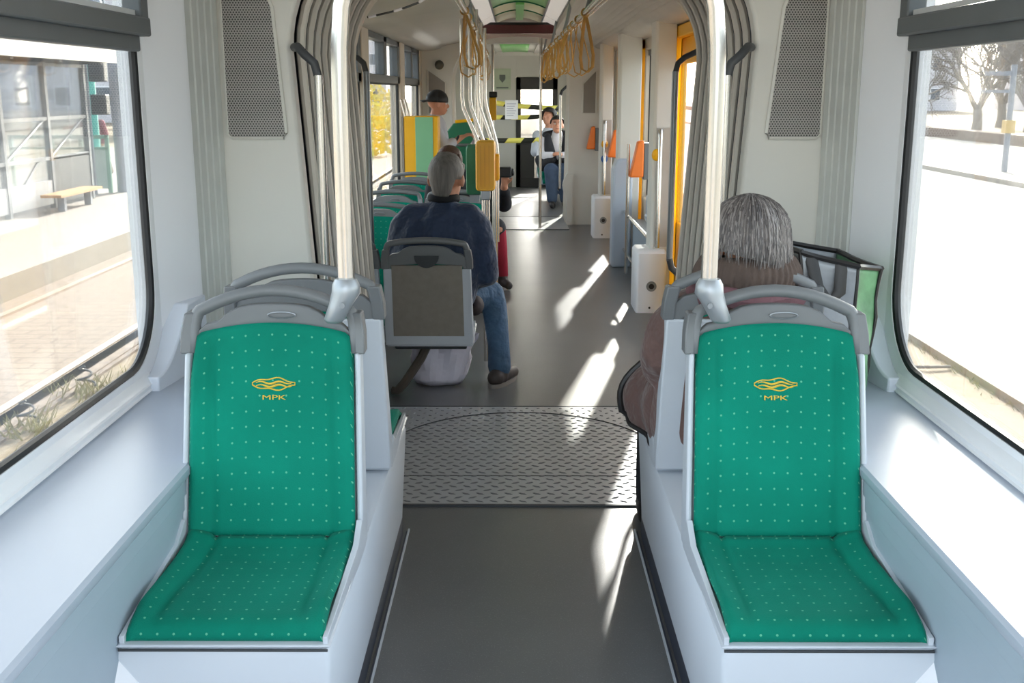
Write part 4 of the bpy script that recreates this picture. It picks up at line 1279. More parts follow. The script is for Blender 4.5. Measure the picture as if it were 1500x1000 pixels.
def hand(mb, wrist, d, nrm, k=1.0, curl=0.5, side=1):
    """palm and five bent fingers from the wrist, pointing along d, palm facing nrm"""
    w = Vector(wrist); d = Vector(d).normalized(); n = Vector(nrm); n = (n - d * n.dot(d)).normalized(); s = d.cross(n) * side
    mb.cap(w, w + d * 0.03 * k, 0.026 * k, 0.026 * k)
    for o in (-0.026, -0.009, 0.009, 0.026):
        mb.cap(w + d * 0.02 * k + s * o * 0.6 * k, w + d * 0.09 * k + s * o * k, 0.014 * k, 0.011 * k)
    for o, L in ((-0.027, 0.060), (-0.009, 0.076), (0.009, 0.080), (0.027, 0.070)):
        p = w + d * 0.09 * k + s * o * k
        a = curl * 0.6
        for f in (0.45, 0.32, 0.25):
            dd = d * math.cos(a) + n * math.sin(a)
            q = p + dd * L * f * k
            mb.cap(p, q, 0.0095 * k, 0.0085 * k)
            p = q; a += curl
    p = w + d * 0.025 * k + s * 0.026 * k
    q = p + (d * 0.7 + s * 0.6 + n * 0.35).normalized() * 0.042 * k
    r = q + (d * 0.9 + s * 0.15 + n * 0.4).normalized() * 0.032 * k
    mb.cap(p, q, 0.0125 * k, 0.011 * k); mb.cap(q, r, 0.0105 * k, 0.009 * k)

def hair_cap(mb, P, R, k, grow=0.008, back=True, low=-0.05):
    """short hair: a shell over the skull, kept off the face"""
    def f(u, v):
        th = 2 * PI * u
        ph = PI * 0.5 - v * PI * 0.80
        hr, dz = math.cos(ph), math.sin(ph)
        if dz < 0:
            hr = max(hr, 0.70 + 0.30 * math.cos(ph) ** 2); dz *= 1.5
        dx, dy = hr * math.cos(th), hr * math.sin(th)
        front = max(0, math.sin(th))
        zmin = low + (0.075 - low) * min(1, front * 1.5) + max(0.0, min(1.0, (abs(math.cos(th)) - 0.55) / 0.25)) * 0.085 * (1 if grow < 0.02 else 0.3)
        x, y, z = dx * (0.077 + grow), -0.008 + dy * (0.095 + grow), 0.025 + dz * (0.088 + grow)
        z = max(z, min(zmin, 0.065))
        nz = noise.noise(Vector((x * 60, y * 60, z * 25))) * 0.003
        return P(x * (1 + nz * 8), y * (1 + nz * 8), z + nz)
    mb.grid(f, 48, 24)

# -- the grey haired man in the navy jacket (seen from behind)
man = thing('person', (-0.43, 5.8, 0.40), 'grey haired man in navy jacket and jeans seated with his back to the camera', 'person')
b = MB()
P, R = head(b, (-0.385, 5.75, 1.158), 1.10, -0.25, -0.08)
b.cap((-0.40, 5.725, 1.02), (-0.388, 5.735, 1.11), 0.056, 0.054)
b.chain([(-0.47, 5.74, 0.50, .11), (-0.45, 5.72, 0.72, .115), (-0.43, 5.71, 0.92, .10), (-0.40, 5.72, 1.02, .05)])
b.chain([(-0.60, 5.71, 0.94, .055), (-0.68, 5.72, 0.68, .042), (-0.58, 5.98, 0.60, .03)])
b.chain([(-0.23, 5.71, 0.94, .055), (-0.175, 5.70, 0.67, .042), (-0.24, 5.96, 0.58, .03)])
hand(b, (-0.24, 5.96, 0.58), (-0.3, 1, -0.1), (-0.2, 0, -1), 1, 0.5, 1)
hand(b, (-0.58, 5.98, 0.60), (0.3, 1, -0.1), (0.2, 0, -1), 1, 0.5, -1)
b.chain([(-0.42, 5.78, 0.47, .07), (-0.17, 6.06, 0.50, .045), (-0.115, 5.90, 0.11, .03)])
b.chain([(-0.54, 5.80, 0.47, .07), (-0.55, 6.22, 0.49, .045), (-0.55, 6.24, 0.11, .03)])
blob(b, 'body', M['skin'], man, 0.007, 3)
b = MB(); hair_cap(b, P, R, 1.10, 0.005, low=-0.088); b.build('hair', M['hair_grey'], man, solid=0.004, angle=180)
face(man, P, R, 1.10)
b = MB()
b.chain([(-0.485, 5.73, 0.46, .155), (-0.465, 5.715, 0.62, .15), (-0.445, 5.70, 0.80, .155), (-0.425, 5.705, 0.91, .125), (-0.40, 5.72, 0.99, .085)])
b.chain([(-0.36, 5.72, 0.56, .13), (-0.34, 5.71, 0.70, .14), (-0.33, 5.70, 0.86, .12)])
b.chain([(-0.585, 5.73, 0.46, .12), (-0.56, 5.71, 0.70, .14), (-0.53, 5.70, 0.86, .12)])
b.chain([(-0.43, 5.71, 0.965, .07), (-0.56, 5.71, 0.955, .075), (-0.61, 5.71, 0.90, .078), (-0.66, 5.72, 0.72, .068), (-0.67, 5.74, 0.66, .06), (-0.59, 5.95, 0.60, .05)])
b.chain([(-0.38, 5.71, 0.965, .07), (-0.27, 5.71, 0.955, .075), (-0.225, 5.71, 0.90, .078), (-0.19, 5.70, 0.74, .072), (-0.175, 5.71, 0.655, .064), (-0.235, 5.93, 0.585, .05)])
jk = blob(b, 'jacket', M['navy'], man, 0.010, 5)
b = MB(); b.tube([(-0.40 + 0.074 * math.cos(a), 5.725 + 0.074 * math.sin(a), 1.045 + 0.010 * math.cos(a * 2) - 0.02 * math.sin(a)) for a in [2 * PI * k / 24 for k in range(24)]], 0.015, 8, closed=True, flat=(0.8, 1.25, (0, 0, 1)))
b.build('jacket_collar', mat('dark_collar', '#15171d', 0.8), man)
b = MB()
b.chain([(-0.40, 5.76, 0.46, .115), (-0.30, 5.92, 0.495, .095), (-0.165, 6.06, 0.485, .076), (-0.145, 6.02, 0.42, .072), (-0.12, 5.94, 0.22, .062), (-0.115, 5.91, 0.10, .066)])
b.chain([(-0.54, 5.76, 0.46, .115), (-0.55, 6.0, 0.495, .095), (-0.55, 6.22, 0.485, .076), (-0.55, 6.24, 0.22, .062), (-0.55, 6.24, 0.11, .064)])
blob(b, 'jeans', M['jeans'], man, 0.010, 4)
for x, y, dx, dy, ww in ((-0.113, 5.90, 0.45, 0.9, 'r'), (-0.55, 6.24, 0.0, 1, 'l')):
    b = MB()
    d_ = Vector((dx, dy, 0)).normalized(); o_ = Vector((x, y, 0))
    b.chain([(*(o_ - d_ * 0.05)[:2], 0.050, .048), (*(o_ + d_ * 0.06)[:2], 0.048, .046), (*(o_ + d_ * 0.16)[:2], 0.038, .036)])
    b.cap((x, y, 0.05), (x, y, 0.11), 0.05, 0.048)
    sh = blob(b, 'shoe', M['shoe'], man, 0.008, 3)
    b = MB(); b.loft([[tuple(o_ + d_ * (0.19 * math.cos(a) * (1 if math.cos(a) > 0 else 0.55)) + Vector((-d_.y, d_.x, 0)) * 0.05 * math.sin(a) + Vector((0, 0, z))) for a in [2 * PI * k / 20 for k in range(20)]] for z in (0.0, 0.022)])
    b.build('sole', mat('pale_sole', '#8d867f', 0.7), sh)
# plaid pouch at his hip
b = MB(); b.ell((-0.245, 5.80, 0.47), (0.05, 0.09, 0.055)); b.box(-0.28, -0.21, 5.74, 5.87, 0.44, 0.50)
tag(blob(b, 'waist_pouch', mat('dark_plaid', '#3a2f2f', 0.8, var=0.4, scale=30), None, 0.008, 3), 'small dark plaid pouch at the hip of the man in navy', 'pouch')
# white carrier bag under his seat
wb = thing('carrier_bag', (-0.47, 5.93, 0), 'crumpled white plastic bag standing under the grey backed seat', 'bag')
b = MB()
def bagf(u, v):
    a = 2 * PI * u
    z = 0.27 * v
    fold = 0.016 * abs(math.sin(2.5 * a + 1.2 * v)) + 0.012 * math.sin(7 * a + 6 * v) * v
    w = 0.145 + 0.02 * v + fold + 0.02 * noise.noise(Vector((math.cos(a) * 3, math.sin(a) * 3, v * 5)))
    dd = 0.085 + fold
    if v < 0.15: w *= 0.80 + v * 1.35; dd *= 0.80 + v * 1.35
    return (-0.455 + w * math.cos(a) + 0.03 * v, 5.94 + dd * math.sin(a), z + 0.002 + 0.012 * v * math.sin(3 * a))
b.grid(bagf, 30, 9)
b.build('bag_body', M['plasticbag'], wb, angle=12, solid=0.002)
b = MB()
for a in (0.09, -0.06):
    b.tube([(-0.47 + a, 5.90, 0.29), (-0.46 + a * .7, 5.91, 0.36), (-0.44, 5.92, 0.39)], [0.02, 0.012, 0.008], 8, flat=(1.4, 0.4))
b.build('bag_handle', M['plasticbag'], wb)

# -- woman with grey bob and brown coat on the right podium (seen from behind)
wo_ = thing('person', (0.60, 3.3, 0.47), 'grey haired person in brown coat with knit collar seated behind the right green seat', 'person')
b = MB()
P, R = head(b, (0.655, 3.17, 1.172), 1.0, -0.1, -0.1)
b.chain([(0.62, 3.26, 0.56, .11), (0.63, 3.21, 0.78, .11), (0.645, 3.17, 0.95, .09), (0.65, 3.16, 1.03, .05), (0.655, 3.17, 1.12, .05)])
b.chain([(0.46, 3.19, 0.94, .05), (0.43, 3.23, 0.80, .04), (0.50, 3.46, 0.68, .03)])
b.chain([(0.80, 3.19, 0.94, .05), (0.84, 3.24, 0.74, .04), (0.74, 3.46, 0.68, .03)])
hand(b, (0.50, 3.46, 0.66), (0.5, 1, -0.1), (0.2, 0, -1), 0.95, 0.5, 1)
hand(b, (0.74, 3.46, 0.68), (-0.5, 1, -0.1), (-0.2, 0, -1), 0.95, 0.5, -1)
b.chain([(0.54, 3.32, 0.56, .07), (0.48, 3.66, 0.57, .05), (0.48, 3.86, 0.12, .035)])
b.chain([(0.68, 3.32, 0.56, .07), (0.62, 3.66, 0.57, .05), (0.61, 3.86, 0.12, .035)])
blob(b, 'body', M['skin'], wo_, 0.007, 3)
# hair: a bob built of a soft core and many combed locks
b = MB()
def bobf(u, v):
    a = 2 * PI * u
    ph = PI / 2 - v * PI * 0.82
    cz, sz_ = math.cos(ph), math.sin(ph)
    fr = max(0, math.sin(a)) 
    rx, ry = 0.112, 0.112
    if v > 0.5:
        z = 0.03 - (v - 0.5) / 0.5 * (0.076 + 0.03 * math.cos(a))
        kx = 1.0 + 0.10 * math.sin((v - 0.5) * PI)
        x, y = rx * math.cos(a) * kx, -0.012 + ry * math.sin(a) * kx
    else:
        s_ = math.sin(v * PI)
        x, y, z = rx * math.cos(a) * s_, -0.012 + ry * math.sin(a) * s_, 0.03 + 0.104 * math.cos(v * PI)
    if fr > 0.55 and z < 0.06:
        y = min(y, 0.055); 
    nz = noise.noise(Vector((math.cos(a) * 9, math.sin(a) * 9, v * 1.5))) * 0.006
    return P(x * (1 + nz * 6), y * (1 + nz * 6), z)
b.grid(bobf, 72, 26)
hr = b.build('hair', M['hair_grey'], wo_, angle=180)
b = MB(); c = MB(); e_ = MB()
rnd = random.Random(3)
for i in range(760):
    u = rnd.uniform(0.42, 1.08)
    a0 = 2 * PI * u
    pts = []
    v0 = rnd.uniform(0.0, 0.42); v1 = rnd.uniform(0.86, 1.10)
    da = rnd.uniform(-0.10, 0.10)
    for k in range(9):
        v = v0 + (v1 - v0) * k / 8
        p = bobf(u + da * v * v / (2 * PI) * 1.3, min(v, 1.0)); p.z -= max(0, v - 1.0) * 0.28
        n_ = (p - P(0, -0.012, min(0.03, 0.03))); n_.z *= 0.3 if v > 0.5 else 1
        p = p + n_.normalized() * (0.001 + 0.004 * rnd.random())
        pass
        pts.append(p)
    r0 = rnd.uniform(0.0012, 0.0026)
    (b if i % 3 == 0 else c if i % 3 == 1 else e_).tube(pts, [r0, r0 * 1.2, r0 * 1.2, r0 * 1.1, r0, r0, r0 * 0.8, r0 * 0.6, r0 * 0.25], 5)
for mb_, cl in ((b, '#8a8481'), (c, '#524d4c'), (e_, '#6a6462')):
    mb_.build('combed_locks', mat('lock_' + cl[1:], cl, 0.45, var=0.15, scale=30), hr)
b = MB()
b.chain([(0.63, 3.25, 0.60, .16), (0.635, 3.21, 0.78, .155), (0.645, 3.17, 0.93, .13), (0.65, 3.165, 1.0, .09)])
b.chain([(0.50, 3.25, 0.60, .11), (0.53, 3.20, 0.86, .11)]); b.chain([(0.76, 3.25, 0.60, .11), (0.75, 3.20, 0.86, .11)])
b.chain([(0.62, 3.17, 0.965, .075), (0.49, 3.18, 0.95, .08), (0.445, 3.19, 0.90, .08), (0.425, 3.215, 0.82, .075), (0.43, 3.25, 0.78, .07), (0.50, 3.44, 0.69, .055)])
b.chain([(0.68, 3.17, 0.965, .075), (0.79, 3.18, 0.945, .075), (0.83, 3.20, 0.86, .075), (0.84, 3.25, 0.73, .065), (0.75, 3.44, 0.68, .052)])
b.chain([(0.56, 3.26, 0.60, .12), (0.49, 3.52, 0.60, .10), (0.48, 3.64, 0.58, .085)]); b.chain([(0.70, 3.26, 0.60, .12), (0.62, 3.64, 0.58, .085)])
blob(b, 'coat', M['browncoat'], wo_, 0.011, 5)
b = MB()
def coattail(u, v):      # the hem that hangs over the aisle side of the podium
    y = 3.28 + 0.32 * u
    x = 0.44 - 0.10 * u * v - 0.05 * math.sin(PI * v) * (0.4 + 0.6 * u) + 0.010 * math.sin(u * 12 + v * 3)
    z = 0.74 - (0.25 - 0.06 * u) * v - 0.02 * u
    return (x, y, z)
b.grid(coattail, 24, 14); b.build('coat_tail', M['browncoat'], wo_, solid=0.014, angle=180)
b = MB(); b.tube([tuple(Vector(coattail(k / 14, 1.0)) + Vector((-0.004, 0, 0))) for k in range(15)], 0.008, 8)
b.tube([tuple(Vector(coattail(0.99, k / 8)) + Vector((-0.006, 0, 0))) for k in range(9)], 0.012, 8)
b.build('black_hem', M['leather'], wo_)
b = MB(); 
b.tube([(0.655 + 0.145 * math.cos(a), 3.165 + 0.125 * math.sin(a), 1.015 - 0.012 * math.sin(a) + 0.006 * math.sin(5 * a)) for a in [2 * PI * k / 40 for k in range(40)]], 0.036, 10, closed=True, flat=(1.0, 0.85, (0, 0, 1)))
b.build('mauve_scarf', M['mauve'], wo_)
b = MB()
def rib(u, v):
    a = 2 * PI * u
    rr = 0.120 + 0.020 * math.sin(PI * v) + 0.004 * (1 - v) + 0.0026 * math.cos(a * 46)
    return (0.655 + rr * 1.10 * math.cos(a), 3.165 + rr * math.sin(a), 1.03 + 0.102 * v - 0.010 * math.sin(a))
b.grid(rib, 276, 8); b.build('knit_collar', M['knit'], wo_, solid=0.006, angle=180)
b = MB()
for x in (0.48, 0.61):
    b.chain([(x, 3.66, 0.56, .08), (x, 3.87, 0.13, .055)])
blob(b, 'trousers', M['darkcloth'], wo_, 0.012, 3)
for x in (0.48, 0.61):
    b = MB(); b.chain([(x, 3.86, 0.045, .045), (x, 4.03, 0.038, .036)]); b.cap((x, 3.87, 0.05), (x, 3.87, 0.12), 0.045, 0.042); blob(b, 'shoe', M['leather'], wo_, 0.01, 2)

# tall shopping bag on the ledge beside her
bg_ = thing('shopping_bag', (0.95, 3.32, 0.69), 'large green and silver shopping bag with black trim standing on the right ledge', 'bag')
b = MB()
c4 = [(0.87, 3.14), (0.985, 3.13), (1.045, 3.22), (1.03, 3.56), (0.87, 3.53)]
c4t = [(0.80, 3.15), (0.965, 3.13), (1.06, 3.22), (1.04, 3.58), (0.80, 3.56)]
ztop = [1.145, 1.105, 1.085, 1.085, 1.13]
def lerp2(p, q, f): return (p[0] + (q[0] - p[0]) * f, p[1] + (q[1] - p[1]) * f)
def bagside(i):
    def f(u, v):
        a_, b_ = lerp2(c4[i], c4[(i + 1) % 5], u), lerp2(c4t[i], c4t[(i + 1) % 5], u)
        x, y = lerp2(a_, b_, v)
        zt = ztop[i] + (ztop[(i + 1) % 5] - ztop[i]) * u
        w = 0.010 * noise.noise(Vector((x * 9 + i, y * 9, v * 4))) + 0.010 * math.sin(u * PI) * math.sin(v * 5)
        return (x + w, y - w, 0.692 + (zt - 0.692) * v)
    return f
for i, (nm, m_) in enumerate((('silver_front', 'bagsilver'), ('green_corner', 'baggreen'), ('green_side', 'baggreen'), ('silver_back', 'bagsilver'), ('silver_side', 'bagsilver'))):
    b = MB(); b.grid(bagside(i), 14, 18); b.build(nm, M[m_], bg_, solid=0.004, angle=180)
b = MB()
for i in range(5):
    f = bagside(i); b.tube([f(k / 8, 1.0) for k in range(9)], 0.009, 6)
for i in range(5):
    f = bagside(i); b.tube([f(0.0, k / 8) for k in range(9)], 0.006, 6)
b.build('black_trim', M['leather'], bg_)
b = MB()
f = bagside(0)
b.tube([f(0.25, 0.99), tuple(Vector(f(0.3, 0.8)) + Vector((0, -0.02, 0))), tuple(Vector(f(0.5, 0.72)) + Vector((0, -0.03, 0))), tuple(Vector(f(0.7, 0.8)) + Vector((0, -0.02, 0))), f(0.75, 0.99)], 0.012, 6, flat=(1.5, 0.4))
b.build('black_handle', M['leather'], bg_)
b = MB(); b.box(0.87, 1.0, 3.14, 3.54, 0.69, 0.694); b.build('bag_bottom', M['leather'], bg_)

# -- person with cap behind the yellow cabinet
cp_ = thing('person', (-0.80, 11.45, 0.0), 'person in black backward cap and grey shirt standing behind the yellow cabinet', 'person')
b = MB()
P, R = head(b, (-0.83, 11.45, 1.475), 1.05, -PI / 2 + 0.15, -0.05)
b.chain([(-0.88, 11.45, 0.85, .11), (-0.87, 11.45, 1.1, .12), (-0.87, 11.45, 1.27, .10), (-0.86, 11.45, 1.33, .055), (-0.84, 11.45, 1.41, .055)])
b.chain([(-0.86, 11.30, 1.24, .05), (-0.74, 11.22, 1.03, .042), (-0.60, 11.30, 1.13, .032)])
hand(b, (-0.60, 11.30, 1.13), (0.9, 0.1, 0.4), (0, 0.3, -1), 1.0, 0.6, 1)
b.chain([(-0.86, 11.60, 1.24, .05), (-0.80, 11.66, 1.0, .042), (-0.72, 11.6, 0.80, .032)])
b.chain([(-0.88, 11.38, 0.85, .08), (-0.86, 11.38, 0.45, .06), (-0.86, 11.38, 0.08, .04)])
b.chain([(-0.88, 11.54, 0.85, .08), (-0.86, 11.54, 0.45, .06), (-0.86, 11.54, 0.08, .04)])
blob(b, 'body', M['skin'], cp_, 0.009, 3)
face(cp_, P, R, 1.05)
b = MB()
b.chain([(-0.88, 11.45, 0.85, .15), (-0.87, 11.45, 1.1, .155), (-0.87, 11.45, 1.24, .13), (-0.86, 11.45, 1.30, .085)])
b.chain([(-0.87, 11.30, 1.24, .08), (-0.75, 11.22, 1.04, .065), (-0.67, 11.26, 1.09, .05)])
b.chain([(-0.87, 11.60, 1.24, .08), (-0.80, 11.66, 1.0, .065), (-0.73, 11.61, 0.83, .05)])
blob(b, 'shirt', M['greyshirt'], cp_, 0.012, 4)
b = MB()
for y in (11.38, 11.54): b.chain([(-0.88, y, 0.85, .12), (-0.86, y, 0.45, .085), (-0.86, y, 0.07, .07)])
blob(b, 'trousers', M['darkcloth'], cp_, 0.014, 3)
b = MB()
b.grid(lambda u, v: P(0.088 * math.cos(2 * PI * u) * math.sin(v * PI * 0.56), -0.008 + 0.106 * math.sin(2 * PI * u) * math.sin(v * PI * 0.56), 0.030 + 0.098 * math.cos(v * PI * 0.56)), 28, 12)
cpx = b.build('cap', M['black'], cp_, solid=0.005, angle=180)
b = MB(); b.grid(lambda u, v: P((u - 0.5) * 0.14 * (1 - 0.2 * v), -0.09 - 0.085 * v * (1 - (2 * u - 1) ** 2 * 0.4), 0.030 - 0.015 * v - 0.012 * (2 * u - 1) ** 2), 10, 6); b.build('cap_brim', M['black'], cpx, solid=0.005)
b = MB(); b.tube([(-0.625 + 0.034 * math.cos(a) * 0.4, 11.29 + 0.034 * math.sin(a), 1.118 + 0.034 * math.cos(a)) for a in [2 * PI * k / 14 for k in range(14)]], 0.012, 6, closed=True); b.build('wrist_band', M['black'], cp_)

# -- brown haired passenger, only the head shows above the man in navy
bh_ = thing('person', (-0.62, 8.85, 0.40), 'brown haired passenger, only the top of the head showing above the man in navy', 'person')
b = MB()
P, R = head(b, (-0.545, 8.55, 1.06), 1.0, PI - 0.3, 0.2)
b.chain([(-0.50, 8.80, 0.50, .12), (-0.51, 8.78, 0.72, .12), (-0.53, 8.70, 0.88, .09), (-0.54, 8.6, 0.98, .05)])
b.chain([(-0.50, 8.6, 0.47, .07), (-0.50, 8.40, 0.47, .06), (-0.50, 8.36, 0.06, .04)])
blob(b, 'body', M['skin'], bh_, 0.01, 3)
b = MB(); hair_cap(b, P, R, 1.0, 0.016, low=-0.09); b.build('hair', M['hair_brown'], bh_, solid=0.006, angle=180)
face(bh_, P, R)
b = MB(); b.chain([(-0.50, 8.80, 0.50, .16), (-0.51, 8.78, 0.70, .16), (-0.53, 8.70, 0.84, .13)]); b.chain([(-0.68, 8.72, 0.84, .07), (-0.70, 8.55, 0.62, .06)]); b.chain([(-0.38, 8.72, 0.84, .07), (-0.36, 8.55, 0.62, .06)])
blob(b, 'jumper', M['darkcloth'], bh_, 0.014, 3)

# -- passenger in dark clothes with crimson leggings, behind the validator boxes
cr = thing('person', (-0.34, 9.3, 0.42), 'passenger in dark clothes and crimson leggings seated behind the yellow validator box', 'person')
b = MB()
P, R = head(b, (-0.315, 9.15, 1.10), 0.98, PI + 0.3, 0.1)
b.chain([(-0.34, 9.25, 0.52, .11), (-0.335, 9.23, 0.75, .11), (-0.325, 9.2, 0.92, .09), (-0.32, 9.18, 1.02, .05)])
b.chain([(-0.19, 9.18, 0.90, .05), (-0.13, 9.05, 0.68, .04), (-0.12, 8.85, 0.86, .03)])
hand(b, (-0.12, 8.85, 0.86), (0.1, -0.3, 0.9), (0, -1, -0.2), 0.95, 0.6, 1)
b.chain([(-0.47, 9.18, 0.90, .05), (-0.52, 9.05, 0.68, .04), (-0.42, 8.88, 0.66, .03)])
b.chain([(-0.28, 9.15, 0.50, .075), (-0.175, 8.75, 0.52, .055), (-0.135, 8.98, 0.12, .04)])
b.chain([(-0.40, 9.15, 0.50, .075), (-0.40, 8.75, 0.50, .055), (-0.40, 8.85, 0.12, .04)])
blob(b, 'body', M['skin'], cr, 0.009, 3)
face(cr, P, R, 0.98)
b = MB(); hair_cap(b, P, R, 0.98, 0.014, low=-0.08); b.build('hair', M['hair_brown'], cr, solid=0.006, angle=180)
b = MB()
b.chain([(-0.34, 9.25, 0.50, .15), (-0.335, 9.22, 0.74, .15), (-0.325, 9.19, 0.90, .12)])
b.chain([(-0.30, 9.19, 0.91, .08), (-0.19, 9.18, 0.88, .078), (-0.125, 9.05, 0.69, .07), (-0.12, 8.90, 0.80, .052)])
b.chain([(-0.35, 9.19, 0.91, .08), (-0.46, 9.18, 0.88, .078), (-0.52, 9.05, 0.69, .065), (-0.43, 8.90, 0.66, .05)])
b.chain([(-0.30, 9.15, 0.50, .11), (-0.19, 8.78, 0.52, .088)])
b.chain([(-0.40, 9.15, 0.50, .11), (-0.40, 8.78, 0.50, .088)])
blob(b, 'dark_coat', M['darkcloth'], cr, 0.012, 4)
b = MB()
b.chain([(-0.175, 8.78, 0.50, .072), (-0.16, 8.86, 0.34, .066), (-0.135, 8.98, 0.11, .046)]); b.chain([(-0.40, 8.78, 0.48, .07), (-0.40, 8.85, 0.11, .046)])
blob(b, 'crimson_leggings', M['crimson'], cr, 0.01, 3)
for x, y in ((-0.135, 8.97), (-0.40, 8.85)):
    b = MB(); b.chain([(x, y + 0.02, 0.05, .044), (x + 0.05, y - 0.12, 0.04, .034)]); b.cap((x, y, 0.05), (x, y, 0.09), 0.043, 0.042); sh = blob(b, 'shoe', M['shoe'], cr, 0.009, 2)
    b = MB(); b.cap((x, y + 0.02, 0.012), (x + 0.05, y - 0.12, 0.012), 0.012, 0.012); b.box(x - 0.02, x + 0.06, y - 0.13, y + 0.04, 0.002, 0.02); b.build('pale_sole', M['paper'], sh)
b = MB(); b.box(-0.165, -0.06, 8.72, 8.80, 0.93, 1.01); b.cyl((-0.075, 8.76, 0.97), (-0.04, 8.76, 0.97), 0.03, 14)
tag(b.build('small_camera', M['black'], bevel=0.012), 'small black object held up beside the yellow validator box', 'camera')

# -- seat, person facing the camera and dark haired neighbour in the far end section
for k, (x, y, lab) in enumerate(((0.56, 16.1, 'far grey seat of the person facing the camera'), (0.52, 17.35, 'farthest grey seat behind the person facing the camera'))):
    c = copy_tree(s0); c.location = (x, y - 0.50, 0); c.rotation_euler = (0, 0, 0); c['label'] = lab; c['group'] = 'seats of the far end section'
fm = thing('person', (0.55, 15.9, 0.42), 'dark haired person in white and dark jacket and jeans seated facing the camera', 'person')
b = MB()
P, R = head(b, (0.555, 15.85, 1.125), 1.08, PI, 0.22)
b.chain([(0.56, 15.95, 0.50, .12), (0.56, 15.95, 0.74, .12), (0.56, 15.93, 0.93, .10), (0.56, 15.91, 1.03, .055)])
b.chain([(0.38, 15.92, 0.92, .05), (0.33, 15.78, 0.68, .042), (0.50, 15.60, 0.72, .032)])
b.chain([(0.74, 15.92, 0.92, .05), (0.78, 15.78, 0.68, .042), (0.61, 15.60, 0.72, .032)])
hand(b, (0.50, 15.60, 0.72), (0.5, -0.6, 0.3), (0.3, 0, -1), 1, 0.7, 1); hand(b, (0.61, 15.60, 0.72), (-0.5, -0.6, 0.3), (-0.3, 0, -1), 1, 0.7, -1)
b.chain([(0.48, 15.85, 0.50, .08), (0.46, 15.45, 0.52, .06), (0.48, 15.42, 0.1, .04)])
b.chain([(0.64, 15.85, 0.50, .08), (0.68, 15.45, 0.52, .06), (0.66, 15.42, 0.1, .04)])
blob(b, 'body', M['skin'], fm, 0.009, 3)
face(fm, P, R, 1.08)
b = MB(); hair_cap(b, P, R, 1.08, 0.012, low=-0.06); b.build('hair', M['hair_dark'], fm, solid=0.006, angle=180)
b = MB()
b.chain([(0.56, 15.95, 0.52, .15), (0.56, 15.94, 0.74, .155), (0.56, 15.93, 0.90, .13), (0.56, 15.91, 0.98, .09)])
b.chain([(0.38, 15.92, 0.90, .085), (0.33, 15.78, 0.68, .075), (0.47, 15.62, 0.71, .055)]); b.chain([(0.74, 15.92, 0.90, .085), (0.78, 15.78, 0.68, .075), (0.64, 15.62, 0.71, .055)])
blob(b, 'white_top', M['whitecloth'], fm, 0.012, 4)
b = MB()
b.chain([(0.42, 15.82, 0.96, .05), (0.45, 15.78, 0.74, .085), (0.47, 15.78, 0.56, .10)]); b.chain([(0.69, 15.82, 0.96, .05), (0.68, 15.78, 0.74, .08), (0.66, 15.78, 0.56, .10)])
b.chain([(0.40, 15.90, 0.98, .06), (0.56, 15.98, 1.0, .07), (0.72, 15.90, 0.98, .06)])
b.chain([(0.32, 15.76, 0.64, .085), (0.36, 15.70, 0.56, .08), (0.48, 15.63, 0.66, .062)]); b.chain([(0.79, 15.76, 0.64, .08), (0.75, 15.70, 0.58, .08), (0.64, 15.63, 0.66, .06)])
blob(b, 'dark_jacket', M['darkcloth'], fm, 0.012, 4)
b = MB()
b.chain([(0.48, 15.85, 0.50, .12), (0.46, 15.47, 0.51, .10), (0.48, 15.43, 0.12, .075)]); b.chain([(0.64, 15.85, 0.50, .12), (0.68, 15.47, 0.51, .10), (0.66, 15.43, 0.12, .075)])
blob(b, 'jeans', M['jeans_dark'], fm, 0.014, 3)
for x in (0.48, 0.66):
    b = MB(); b.chain([(x, 15.45, 0.05, .05), (x, 15.28, 0.04, .042)]); b.cap((x, 15.43, 0.05), (x, 15.43, 0.12), 0.05, 0.05); blob(b, 'shoe', M['leather'], fm, 0.012, 2)
nb = thing('person', (0.50, 17.1, 0.42), 'dark haired person in pale top seated behind the one facing the camera', 'person')
b = MB()
P, R = head(b, (0.47, 17.05, 1.20), 1.1, PI - 0.6, 0.3)
b.chain([(0.48, 17.15, 0.50, .12), (0.48, 17.15, 0.85, .12), (0.475, 17.12, 1.0, .08), (0.47, 17.10, 1.1, .055)])
b.chain([(0.48, 17.05, 0.48, .08), (0.48, 16.8, 0.48, .06), (0.48, 16.78, 0.06, .04)])
blob(b, 'body', M['skin'], nb, 0.012, 3)
b = MB(); hair_cap(b, P, R, 1.1, 0.03, low=-0.06); b.build('hair', M['hair_dark'], nb, solid=0.006, angle=180)
b = MB(); b.chain([(0.48, 17.15, 0.50, .16), (0.48, 17.15, 0.80, .16), (0.475, 17.12, 0.97, .11)]); b.chain([(0.30, 17.12, 0.93, .08), (0.26, 17.0, 0.68, .07)]); b.chain([(0.66, 17.12, 0.93, .08), (0.70, 17.0, 0.68, .07)])
blob(b, 'pale_top', M['greyshirt'], nb, 0.014, 3)
# steel rail with dark bracket by the far bellows
g = thing('grab_rail', (0.60, 14.4, 0.4), 'far vertical grab rail with dark bracket beside the person facing the camera', 'grab rail')
b = MB(); b.tube([(0.70, 14.36, 1.665), (0.62, 14.4, 1.655), (0.56, 14.4, 1.60), (0.545, 14.4, 1.55)], 0.018, 8); b.build('bracket', MATS['dark_bracket'], g)
b = MB(); b.tube([(0.545, 14.4, 1.56), (0.545, 14.4, 0.35)], 0.015, 8); b.build('rail_tube', M['steel'], g)

